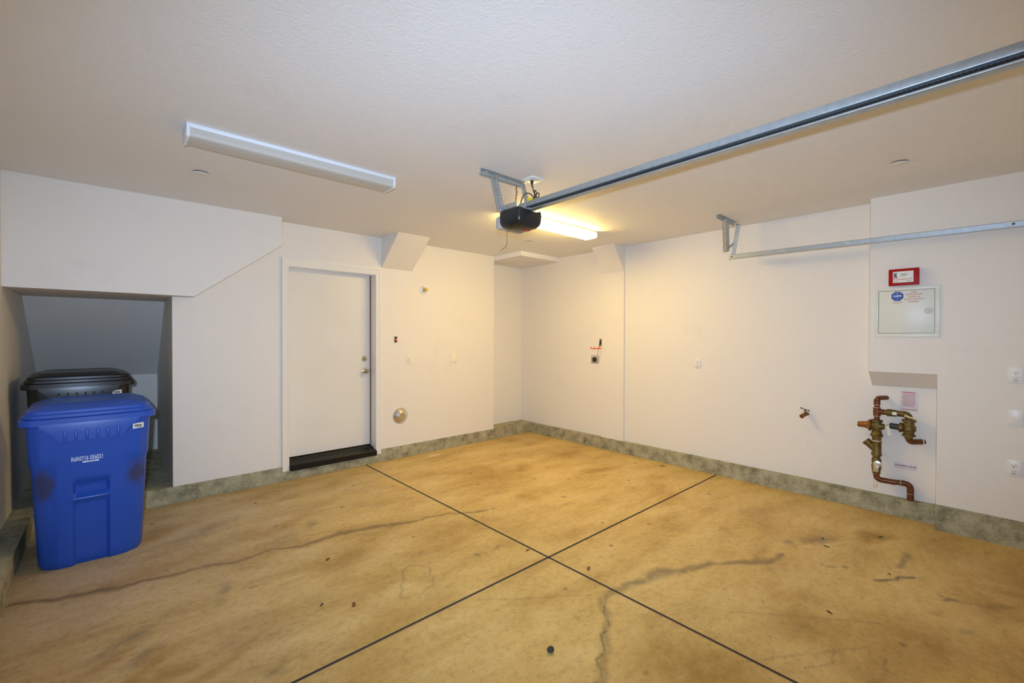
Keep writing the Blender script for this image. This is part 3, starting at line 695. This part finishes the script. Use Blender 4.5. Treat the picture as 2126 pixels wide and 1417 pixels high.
for a in range(3): obj('screw', B().cyl((.025*math.cos(a*2.1), .025*math.sin(a*2.1), .049), (.025*math.cos(a*2.1), .025*math.sin(a*2.1), .053), .003, n=8), STEELD, t)

# ------------------------------------------------------------------ right-wall fittings
plate(right_wall(2.33, 1.233), 'white duplex outlet alone in the middle of the right wall', 'outlet', name='wall_outlet', group='duplex outlets on the right wall')
plate(right_wall(-.106, 1.262, 4.875), 'upper white duplex outlet at the right picture edge', 'outlet', .075, .118, name='wall_outlet', group='duplex outlets on the right wall')
plate(right_wall(-.109, .949, 4.875), 'white blank wall plate between the two outlets at the right edge', 'blank', .075, .118, name='blank_plate')
plate(right_wall(-.103, .581, 4.875), 'lower white duplex outlet at the right picture edge above the curb', 'outlet', .075, .118, name='wall_outlet', group='duplex outlets on the right wall')
t = thing('dryer_outlet', 'square steel plate with a round black dryer socket under the hook', 'outlet', right_wall(3.80, 1.219))
obj('cover_plate', B().box(-.064, .064, -.056, .056, 0, .010, .003), mat('bare_steel_plate', (0.50, 0.44, 0.34), 0.45, 0.3), t)
obj('socket_face', B().lathe((0, -.004, .008), (0, -.004, 1), [(0, .037), (.010, .036), (.012, .030), (.010, .012), (.010, 0)], 28), BLKPL, t)
for x0 in (-.045, .008): obj('rating_label', B().box(x0, x0+.032, .036, .048, .0098, .0104), PAPER, t)
t = thing('utility_hook', 'black double utility hook with orange tips above the dryer socket', 'hook', right_wall(3.700, 1.455))
obj('hook_plate', B().prism([(.016*math.cos(a)*1.0, .03+.022*math.sin(a), 0) for a in [PI*k/8 for k in range(9)]]+[(.016*math.cos(a)*1.0, -.03+.018*math.sin(a), 0) for a in [PI+PI*k/8 for k in range(9)]], (0, 0, .006)), BLKPL, t)
for yy in (.034, -.033): obj('screw', B().lathe((0, yy, .006), (0, yy, 1), [(0, .0075), (.003, .007), (.004, .003), (.0042, 0)], 12), CHROME, t)
for s in (-1, 1):
    k = .034
    arm = B().tube([(s*.011, .045, .009), (s*.016, .0, .009), (s*.021, -.045, .012), (s*.026, -.062, .015)], .0042, 8, 4)
    arm = obj('hook_arm', arm, BLKPL, t)
    p = [(s*.0245, -.058, .014), (s*.028, -.077, .022), (s*.029, -.082, .045), (s*.029, -.083, .10), (s*.029, -.083, .17), (s*.029, -.078, .186), (s*.029, -.058, .196)]
    obj('vinyl_tip', B().tube(p, .0062, 10, 5), ORANGE, arm)
t = thing('hose_bib', 'small brass hose tap on the right wall left of the pipes', 'tap', right_wall(1.232, .784))
obj('spigot_body', B().lathe((0, 0, 0), (-.01, 0, 1), [(0, .016), (.006, .016), (.008, .011), (.025, .011), (.03, .015), (.05, .016), (.056, .012)], 18), BRASS, t)
obj('outlet_spout', B().lathe((-.004, .004, .045), (-.035, -.028, .115), [(0, .013), (.02, .014), (.024, .019), (.06, .020), (.062, .014), (.05, .013)], 18), ORBRASS, t)
obj('valve_stem', B().lathe((-.003, .006, .044), (-.010, .055, .054), [(0, .013), (.015, .013), (.02, .009), (.045, .007)], 14), BRASS, t)
hm = B().tube([(-.040, .058, .052), (-.018, .050, .056), (-.010, .049, .056), (.006, .046, .057), (.026, .040, .060)], .0036, 8, 3)
hm.ball((-.040, .058, .052), .0075).ball((.026, .040, .060), .0075)
obj('tap_handle', hm, mat('dark_iron', (0.05, 0.045, 0.05), 0.5, 0.4), t)

# fire alarm style box, access panel
t = thing('red_box', 'red metal box with a white label above the white access panel', 'box', right_wall(.511, 2.034, 4.875))
obj('box_case', B().box(-.094, .094, -.068, .068, 0, .045, .003), RED, t)
obj('paper_label', B().box(-.066, .061, -.046, .046, .0448, .0456), PAPER, t)
obj('blue_bar', B().box(-.062, -.038, .030, .037, .0455, .046), LBLUE, t)
obj('red_bar', B().box(-.062, -.038, -.009, -.004, .0455, .046), mat('pink_ink', (0.6, 0.03, 0.07), 0.6), t)
lettering('logo_letter', 'R', .042, (-.050, .0115, .0458), BLACKINK, t, xs=.82, bold=.0016)
lettering('red_line', 'For Emergency Use', .0145, (-.006, -.018, .0458), REDINK, t, bold=.0002)
def print_lines(parent, x, y, z, widths, step, h, m):      # rows of print too small to read
    for k, wd in enumerate(widths): obj('print_line', B().box(x, x+wd, y-k*step-h/2, y-k*step+h/2, z, z+.0004), m, parent, 0)
print_lines(t, -.018, .026, .0455, (.040, .046, .038, .030), .0062, .0034, GREYINK)
print_lines(t, -.060, -.032, .0455, (.034, .022), .0055, .0028, GREYINK)
print_lines(t, .018, -.031, .0455, (.034, .026), .0055, .0026, GREYINK)
t = thing('access_panel', 'white hinged sprinkler access panel with red lettering on the wall boxing', 'access panel', right_wall(.4975, 1.746, 4.875))
b = B(); fw, fh = .202, .209
b.box(-fw, fw, .181, fh, 0, .008, .002).box(-fw, fw, -fh, -.178, 0, .008, .002).box(-fw, -.176, -.179, .182, 0, .008, .002).box(.174, fw, -.179, .182, 0, .008, .002)
obj('panel_frame', b, CREAMMET, t)
obj('gap', B().box(-.177, .175, -.179, .182, 0, .0022), BLKPL, t)
dl = obj('panel_door', B().box(-.1735, .1715, -.1755, .1785, .002, .0065, .001), CREAMMET, t)
lettering('red_lettering', 'FIRE\nSPRINKLER\nRISER &\nMAIN DRAIN\nINSIDE', .0165, (.0485, .122, .0066), REDINK, dl, xs=1.28, bold=0.0, line=1.186)
oc = [(-.0545+.0385*math.cos(PI/8+PI/4*k)/math.cos(PI/8)*.98, .132+.0395*math.sin(PI/8+PI/4*k)/math.cos(PI/8)*.98, .0066) for k in range(8)]
st = obj('blue_sticker', B().prism(oc, (0, 0, .0006)), BLUEINK, dl)
lettering('sticker_word', 'KEPS', .021, (-.0545, .133, .0072), WHITEINK, st, xs=1.15, bold=.0009)
lettering('sticker_line', 'PROTECTED\nBY', .0078, (-.0545, .155, .0072), WHITEINK, st, line=.95)
print_lines(st, -.070, .116, .0070, (.031, .026, .022), .0062, .0022, LBLUE)
print_lines(dl, -.087, .085, .0064, (.064, .068, .060), .0055, .0026, mat('pale_red_ink', (0.62, 0.36, 0.33), 0.6))
obj('lock', B().lathe((.137, .004, .0065), (.137, .004, 1), [(0, .0265), (.0015, .0265), (.003, .022), (.003, .008), (.008, .007), (.0082, 0)], 28).box(.139, .168, -.002, .010, .0065, .0105, .003), mat('lock_steel', (0.60, 0.61, 0.54), 0.5), dl)

# signs in the recess
t = thing('warning_sign', 'small warning plate of fine red print above the pipes', 'sign', right_wall(.4915, .990))
obj('plate', B().box(-.058, .058, -.084, .084, 0, .003, .0008), PINKP, t)
lettering('heading', 'WARNING', .0175, (0, .071, .0031), REDINK, t, bold=.0006)
lettering('body_text', 'THE WATER SYSTEM FOR THIS HOME\nSUPPLIES FIRE SPRINKLERS THAT\nREQUIRE CERTAIN FLOWS AND\nPRESSURES TO FIGHT A FIRE. DEVICES\nTHAT RESTRICT THE FLOW OR\nDECREASE THE PRESSURE OR SHUT\nOFF THE WATER TO THE SPRINKLER\nSYSTEM SHALL NOT BE ADDED TO\nTHIS SYSTEM WITHOUT A REVIEW OF\nTHE FIRE SPRINKLER SYSTEM BY A\nFIRE PROTECTION SPECIALIST', .0088, (0, .006, .0031), mat('faded_red_ink', (0.42, 0.12, 0.14), 0.6), t, bold=.0003, line=1.12, xs=.62)
lettering('footer', 'DO NOT REMOVE THIS SIGN', .0105, (0, -.074, .0031), REDINK, t, bold=.0004, xs=.72)
t = thing('valve_sign', 'small plate reading control valve beside the lower pipe', 'sign', right_wall(.510, .427))
me_tilt = Matrix.Rotation(math.radians(1.5), 4, 'Z')
t.matrix_world = t.matrix_world @ me_tilt
obj('plate', B().box(-.0705, .0705, -.027, .027, 0, .003, .0008), PINKP, t)
lettering('sign_text', 'CONTROL VALVE', .0205, (0, 0, .0031), mat('maroon_ink', (0.16, 0.02, 0.05), 0.6), t, bold=.0005, xs=.87)

# ------------------------------------------------------------------ fire sprinkler riser piping
t = thing('sprinkler_riser', 'copper and brass sprinkler riser pipes with valves in the wall recess', 'pipework', Matrix.Translation((5.015, .47, .15)))
PX = 4.965; R = .0205
def pipe(name, pts, r=R, m=COPPER, sm=0, n=16): return cpart(t, name, B().tube(pts, r, n, sm), m)
def elbow_path(a, c, d, k=6, cut=.05):
    a, c, d = Vector(a), Vector(c), Vector(d); p = c+(a-c).normalized()*cut; q = c+(d-c).normalized()*cut
    return [a]+[(1-s)**2*p+2*s*(1-s)*c+s*s*q for s in [i/k for i in range(k+1)]]+[d]
V0 = .690
pipe('copper_pipe', elbow_path((PX, V0, .81), (PX, V0, 1.003), (5.06, .636, 1.003), cut=.03), .0195)
b = B()
b.cyl((PX, V0, .848), (PX, V0, .918), .0262).cyl((PX, V0, .946), (PX, V0, .99), .0235).cyl((PX, V0, .885), (PX, .640, .885), .0235)
cpart(t, 'copper_tee', b, COPPER)
for p, q, rad in [((PX, V0, z-.0015), (PX, V0, z+.0015), .0268) for z in (.944, .92, .846)]+[((4.99, y-.0015, .288), (4.99, y+.0015, .288), .0245) for y in (.636, .53)]+[((5.012, .470, .207), (5.012, .470, .210), .0246)]:
    cpart(t, 'solder_joint', B().cyl(p, q, rad), SOLDER)
# branch with ball valve and second regulator
b = B().cyl((PX, .65, .885), (PX, .50, .885), .0215)
b.lathe((PX, .628, .885), (PX, 0, .885), [(0, .024), (.012, .031), (.03, .031), (.06, .029), (.072, .024), (.10, .024)], 18)
cpart(t, 'branch_ball_valve', b, BRASS)
pipe('brass_elbow', elbow_path((PX, .53, .885), (PX, .480, .885), (PX, .480, .845), cut=.035), .0255, BRASS)
b = B().box(PX-.036, PX-.030, .555, .585, .872, .898, .002); cpart(t, 'valve_tag', b, WHITEPL)
b = B().prism([(PX-.05, .505, .885), (PX-.05, .430, .862), (PX-.05, .428, .850), (PX-.05, .505, .872)], (.005, 0, 0), .002); cpart(t, 'valve_lever', b, mat('cream_vinyl', (0.72, 0.60, 0.36), 0.5))
b = B().lathe((PX, .480, .855), (PX, .480, 0), [(0, .026), (.012, .026), (.014, .046), (.030, .046), (.034, .034), (.06, .037), (.085, .040), (.115, .036), (.135, .034), (.138, .044), (.152, .044), (.156, .027), (.175, .026)], 20)
b.lathe((PX, .485, .768), (PX, .43, .768), [(0, .03), (.045, .022), (.050, .020), (.051, 0)], 14).lathe((PX-.02, .48, .77), (PX-.06, .48, .77), [(0, .03), (.022, .022), (.03, .02), (.031, 0)], 14)
cpart(t, 'pressure_regulator', b, BRASS)
b = B().lathe((PX, .510, .768), (PX, .63, .776), [(0, .030), (.01, .036), (.012, .041), (.030, .041), (.034, .028), (.038, .027)], 20); cpart(t, 'regulator_nut', b, BRASS)
b = B().lathe((PX, .545, .770), (PX, .63, .776), [(0, .026), (.055, .025), (.062, .018), (.063, 0)], 20); cpart(t, 'adjusting_cap', b, mat('charcoal_plastic', (0.025, 0.028, 0.035), 0.5))
pipe('copper_pipe', elbow_path((PX, .480, .70), (PX, .478, .655), (5.06, .395, .655), cut=.035), .0225, COPPER)
b = B().lathe((5.044, .412, .655), (5.06, .398, .655), [(0, .027), (.005, .029)], 16); cpart(t, 'wall_flange', b, WHITEPL)
# main column
b = B().lathe((PX, V0, .815), (PX, V0, 0), [(0, .030), (.004, .041), (.020, .041), (.024, .032), (.045, .036), (.075, .036), (.10, .031), (.105, .034), (.128, .040), (.134, .046), (.148, .044), (.150, .033), (.19, .033)], 20)
b.lathe((PX, V0, .757), (PX, .60, .757), [(0, .034), (.03, .031), (.032, .026), (.050, .026), (.052, .018), (.0521, 0)], 12)
b.lathe((PX, V0, .76), (PX, .80, .76), [(0, .036), (.035, .036), (.04, .033)], 20)
cpart(t, 'main_regulator', b, BRASS)
b = B().lathe((PX, .725, .760), (PX, .90, .756), [(0, .036), (.006, .050), (.016, .050), (.02, .046), (.028, .036), (.045, .028), (.095, .024), (.098, .019), (.10, 0)], 22); cpart(t, 'spring_bonnet', b, ORBRASS)
b = B().lathe((PX, .824, .757), (PX, .90, .754), [(0, .008), (.012, .008), (.0125, 0)], 10); cpart(t, 'adjusting_screw', b, WHITEPL)
b = B().prism([(PX-.01, .835, .757), (PX-.01, .884, .731), (PX-.01, .882, .727), (PX-.01, .833, .751)], (.012, 0, 0)); cpart(t, 'paper_tag', b, mat('yellowed_paper', (0.75, 0.68, 0.42), 0.7))
b = B().cyl((PX, V0, .632), (PX, V0, .626), .0365); cpart(t, 'union_gasket', b, WHITEPL)
b = B().lathe((PX, V0, .627), (PX, V0, 0), [(0, .037), (.012, .037), (.014, .034), (.10, .033), (.11, .037), (.128, .037), (.13, .028), (.16, .0265)], 20)
b.lathe((PX, .692, .548), (PX, .772, .622), [(0, .030), (.07, .029), (.085, .033), (.10, .034), (.104, .02), (.1041, 0)], 12)
cpart(t, 'y_strainer', b, BRASS)
b = B().lathe((PX, V0, .475), (PX, V0, 0), [(0, .029), (.01, .034), (.03, .034), (.055, .031), (.065, .036), (.085, .034), (.11, .029), (.135, .028)], 18)
cpart(t, 'main_ball_valve', b, BRASS)
b = B().lathe((PX, V0-.006, .428), (PX-.06, V0-.010, .428), [(0, .03), (.036, .030), (.04, .016), (.048, .014), (.0481, 0)], 18).box(PX-.04, PX-.034, V0-.02, V0+.018, .36, .43, .003); cpart(t, 'valve_handle', b, STEELD)
b = B().box(PX-.040, PX-.030, V0-.014, V0+.012, .225, .285, .003); cpart(t, 'lever_grip', b, mat('pale_vinyl', (0.70, 0.62, 0.52), 0.5))
pipe('copper_pipe', elbow_path((PX, V0, .36), (PX, V0, .290), (PX+.015, .56, .288), cut=.04), .0225)
pipe('copper_pipe', [(PX, .66, .288), (5.01, .50, .288)], .0215)
pipe('copper_pipe', elbow_path((5.000, .53, .288), (5.012, .470, .288), (5.012, .470, .145), cut=.045), .0235)
b = B().prism([(PX-.02, .628, .775), (PX-.02, .606, .775), (PX-.035, .586, .695), (PX-.035, .612, .688)], (.0015, 0, 0)); cpart(t, 'hanging_tag', b, mat('tag_card', (0.66, 0.68, 0.56), 0.7))
b = B().tube([(PX-.026, .632, .775), (PX-.022, .617, .783), (PX-.02, .616, .772)], .0015, 6, 3); cpart(t, 'tag_string', b, BRASS)

# ------------------------------------------------------------------ wheeled bins
def rr(hx, hy0, hy1, r, n=10):
    """rounded rectangle outline, counter-clockwise, dense along the front (y = hy0)"""
    P = []
    def arc(cx, cyy, a0):
        for k in range(n+1):
            a = a0+PI/2*k/n; P.append((cx+r*math.cos(a), cyy+r*math.sin(a)))
    arc(-hx+r, hy0+r, PI)
    m = 56
    for k in range(1, m): P.append((-hx+r+(2*hx-2*r)*k/m, hy0))
    arc(hx-r, hy0+r, 1.5*PI)
    for k in range(1, 10): P.append((hx, hy0+r+(hy1-hy0-2*r)*k/10))
    arc(hx-r, hy1-r, 0)
    for k in range(1, 10): P.append((hx-r-(2*hx-2*r)*k/10, hy1))
    arc(-hx+r, hy1-r, PI/2)
    for k in range(1, 10): P.append((-hx, hy1-r-(hy1-hy0-2*r)*k/10))
    return P
def sstep(a, b_, v):
    t_ = min(1, max(0, (v-a)/(b_-a))); return t_*t_*(3-2*t_)
def make_bin(mtx, shell, label, sticker_x, number, name='wheeled_bin'):
    t = thing(name, label, 'bin', mtx, 'wheeled bins in the stair niche corner')
    zs = [0, .012, .03]+[.06+.02*k for k in range(47)]
    rings = []
    for z in zs:
        f = z/.98
        hx = .268+.040*f; y0 = -.235-.045*f; y1 = .235+.065*f; r = .085-.02*f
        waist = 1-sstep(.66, .71, z); hx -= .008*waist
        if z < .03: k = .010*(1-z/.03); hx -= k; y0 += k; y1 -= k
        ring = []
        for x, y in rr(hx, y0, y1, r):
            fr = 1 if abs(y-y0) < .004 else 0
            if y < 0:
                bow = .022*(1-(x/hx)**2) if fr else 0
                d = -bow
                side = sstep(.16, .20, abs(x))*waist*.010
                ch = (1-sstep(.074, .094, abs(x+.005)))
                if z < .44: d += .024*ch
                elif .462 < z < .575: d += .030*ch*sstep(.462, .475, z)*(1-sstep(.545, .575, z))
                elif .44 <= z <= .462: d += .002*ch
                d += side
                y = y+(d if fr else side*.5)
            ring.append((x, y, z))
        rings.append(ring)
    b = B().quadgrid(rings, True, True, True)
    body = obj('bin_body', b, shell, t, 50)
    # rim and ribbed front apron
    def band(z0, z1, ox, rnd=.05):
        R_ = []
        for z, o_ in ((z0, ox-.004), (z0+.004, ox), (z1-.004, ox), (z1, ox-.004)):
            R_.append([(x, y-(.022*(1-(x/(.310+o_))**2) if y < -.28-o_+.003 else 0), z) for x, y in rr(.310+o_, -.280-o_, .300+o_, rnd)])
        return R_
    obj('rim', B().quadgrid(band(.955, 1.0, .026, .06), True, True, True), shell, t, 40)
    b = B()
    F = lambda x, d: -.278-d-.022*(1-(x/.325)**2)
    nx = 24
    rr2 = []
    for zz, hw, d in ((.846, .148, .010), (.849, .149, .031), (.895, .182, .0315), (.945, .236, .032), (.965, .246, .030)):
        rr2.append([(-hw+2*hw*k/nx, F(-hw+2*hw*k/nx, d), zz) for k in range(nx+1)]+[(hw-2*hw*k/nx, F(hw-2*hw*k/nx, d)+.05, zz) for k in range(nx+1)])
    b.quadgrid(rr2, True, True, True)
    for k in range(6):
        x = -.126+.0515*k; b.prism([(x-.007, F(x, .024), .851), (x+.007, F(x, .024), .851), (x+.007, F(x, .018), .922), (x-.007, F(x, .018), .922)], (0, -.017, 0), .005)
    obj('grip_apron', b, shell, t, 35)
    b = B()
    b.tube([(-.092, -.278, .452), (-.05, -.281, .452), (0, -.2825, .452), (.05, -.281, .452), (.082, -.278, .452)], .009, 10)
    obj('lift_bar', b, shell, t)
    # lid
    def lidring(z, ins, bow=True):
        return [(x, y-(.020*(1-(x/.325)**2) if (bow and y < -.29+ins) else 0), z) for x, y in rr(.320-ins, -.296+ins, .310-ins*.6, max(.02, .06-ins*.3))]
    L = [(1.000, .006), (1.004, 0), (1.022, 0), (1.026, .004), (1.027, .012), (1.030, .014), (1.046, .014), (1.052, .020), (1.056, .034), (1.074, .075), (1.082, .105), (1.084, .13), (1.078, .16)]
    lid = obj('lid', B().quadgrid([lidring(z, i) for z, i in L], True, True, True), shell, t, 30)
    for s in (-1, 1): obj('hinge', B().box(s*.16-.03, s*.16+.03, .29, .355, .985, 1.03, .01), shell, lid)
    obj('handle', B().tube([(-.20, .30, .97), (-.20, .35, .985), (-.17, .365, .985), (.17, .365, .985), (.20, .35, .985), (.20, .30, .97)], .014, 10, 3), shell, t)
    for s in (-1, 1): obj('wheel', B().lathe((s*.225, .255, .125), (s, .255, .125), [(0, .10), (.008, .122), (.045, .122), (.053, .10), (.053, .03), (.058, 0)], 28), RUBBER, t)
    obj('axle', B().cyl((-.24, .255, .125), (.24, .255, .125), .011), GALV, t)
    st = B().prism([(sticker_x-.029, -.312, .882), (sticker_x+.029, -.312, .888), (sticker_x+.029, -.312, .922), (sticker_x-.029, -.312, .916)], (0, .045, 0))
    st = obj('white_sticker', st, PAPER, t, 0)
    b = B().box(sticker_x-.020, sticker_x+.020, -.3128, -.3118, .892, .912)
    obj('barcode', b, mat('barcode_print', (0.23, 0.22, 0.20), 0.6), st)
    if number:
        me = text_mesh(number, .040, xs=.56, bold=.0006); me.transform(back_wall(-.022, .718, -.2935)); me.transform(Matrix.Rotation(0, 4, 'Y'))
        link('stamped_number', me, WHITEINK, body)
        b = B()
        for k in range(22):
            x = -.046+.0036*k
            wd = (.0031, .0019, .0026, .0034)[(k*7) % 4] if 3 < k < 18 else .0036
            b.box(x, x+wd, -.2942, -.2925, .690, .7005)
        obj('stamped_barcode', b, WHITEINK, body, 0)
    return t
def rotz(x, y, z, deg): return Matrix.Translation((x, y, z)) @ Matrix.Rotation(math.radians(deg), 4, 'Z')
make_bin(rotz(-.108, 4.36, 0, 1.5), BLUEBIN, 'blue wheeled recycling bin with stamped white number standing on the floor', .236, 'R6R0716 056021')
make_bin(rotz(-.20, 5.36, .15, 2), BLKBIN, 'black wheeled bin standing in the niche behind the blue bin', .222, None)

# ------------------------------------------------------------------ litter on the floor
def litter(name, x, y, pts, m, label, cat, h=.002, rot=0):
    b = B().prism([(px, py, 0) for px, py in pts], (0, 0, h), h*.2)
    t_ = obj(name, b, m, None, 20); t_.matrix_world = rotz(x, y, 0.0003, rot)
    return tag(t_, label, cat)
b = B().ball((0, 0, .011), .019, (1, .92, .58), 14)
for v in b.bm.verts: v.co *= 1+random.uniform(-.08, .08)
o = obj('pebble', b, PEBBLE, None, 60); o.location = (1.572, 1.442, 0.0); tag(o, 'round dark pebble alone on the floor at the bottom centre', 'pebble')
leafy = lambda s: [(-1*s, -.1*s), (-.4*s, .35*s), (.1*s, .25*s), (.5*s, .5*s), (1*s, .15*s), (.6*s, -.3*s), (.2*s, -.15*s), (-.3*s, -.45*s)]
chip = lambda s: [(-s, -.25*s), (-.3*s, .45*s), (.7*s, .35*s), (s, -.1*s), (.2*s, -.5*s)]
litter('dry_leaf', 2.324, 1.794, leafy(.026), LEAFB, 'curled brown leaf right of the joint crossing', 'leaf', .004, 20)
litter('dry_leaf', 4.84, 2.645, leafy(.035), LEAFB, 'brown leaf by the right curb beyond the cross joint', 'leaf', .004, 100)
litter('dry_leaf', 2.949, .606, chip(.019), LEAFB, 'small dark leaf on the right front slab', 'leaf', .004, 50)
litter('dry_leaf', 2.198, 2.244, chip(.019), LEAFB, 'small dark leaf just beyond the joint crossing', 'leaf', .003, 0)
litter('leaf_fragment', 1.088, 3.071, chip(.022), LEAFB, 'small brown fragment below the long floor streak', 'leaf', .004, 30)
litter('leaf_fragment', .968, 4.557, chip(.012), PEBBLE, 'tiny dark fragment on the floor before the back curb', 'leaf', .003, 10)
litter('leaf_fragment', 1.015, 2.449, leafy(.026), LEAFB, 'brown fragment on the floor near the foot-shaped mark', 'leaf', .003, 60)
litter('leaf_fragment', .879, 2.572, leafy(.017), PEBBLE, 'dark slim fragment left of the foot-shaped mark', 'leaf', .003, 40)
litter('green_leaf', 3.995, .868, leafy(.017), LEAFG, 'green leaf bit beside the dark oil patch', 'leaf', .003, 10)
litter('green_leaf', 3.868, .816, leafy(.020), LEAFG, 'green leaf bit nearest the camera below the oil patch', 'leaf', .003, 80)
litter('green_leaf', 4.365, .578, leafy(.022), LEAFG, 'green leaf bit on the rusty patch near the right curb', 'leaf', .003, 140)
litter('green_leaf', 3.72, .445, leafy(.014), LEAFG, 'green leaf bit lying on the black scuff mark', 'leaf', .003, 30)
litter('paint_chip', 3.064, 4.863, [(-.10, -.02), (-.06, .035), (.03, .045), (.11, .01), (.09, -.03), (.0, -.045)], CHIP, 'pale flat chip on the floor along the back curb', 'chip', .003, 0)
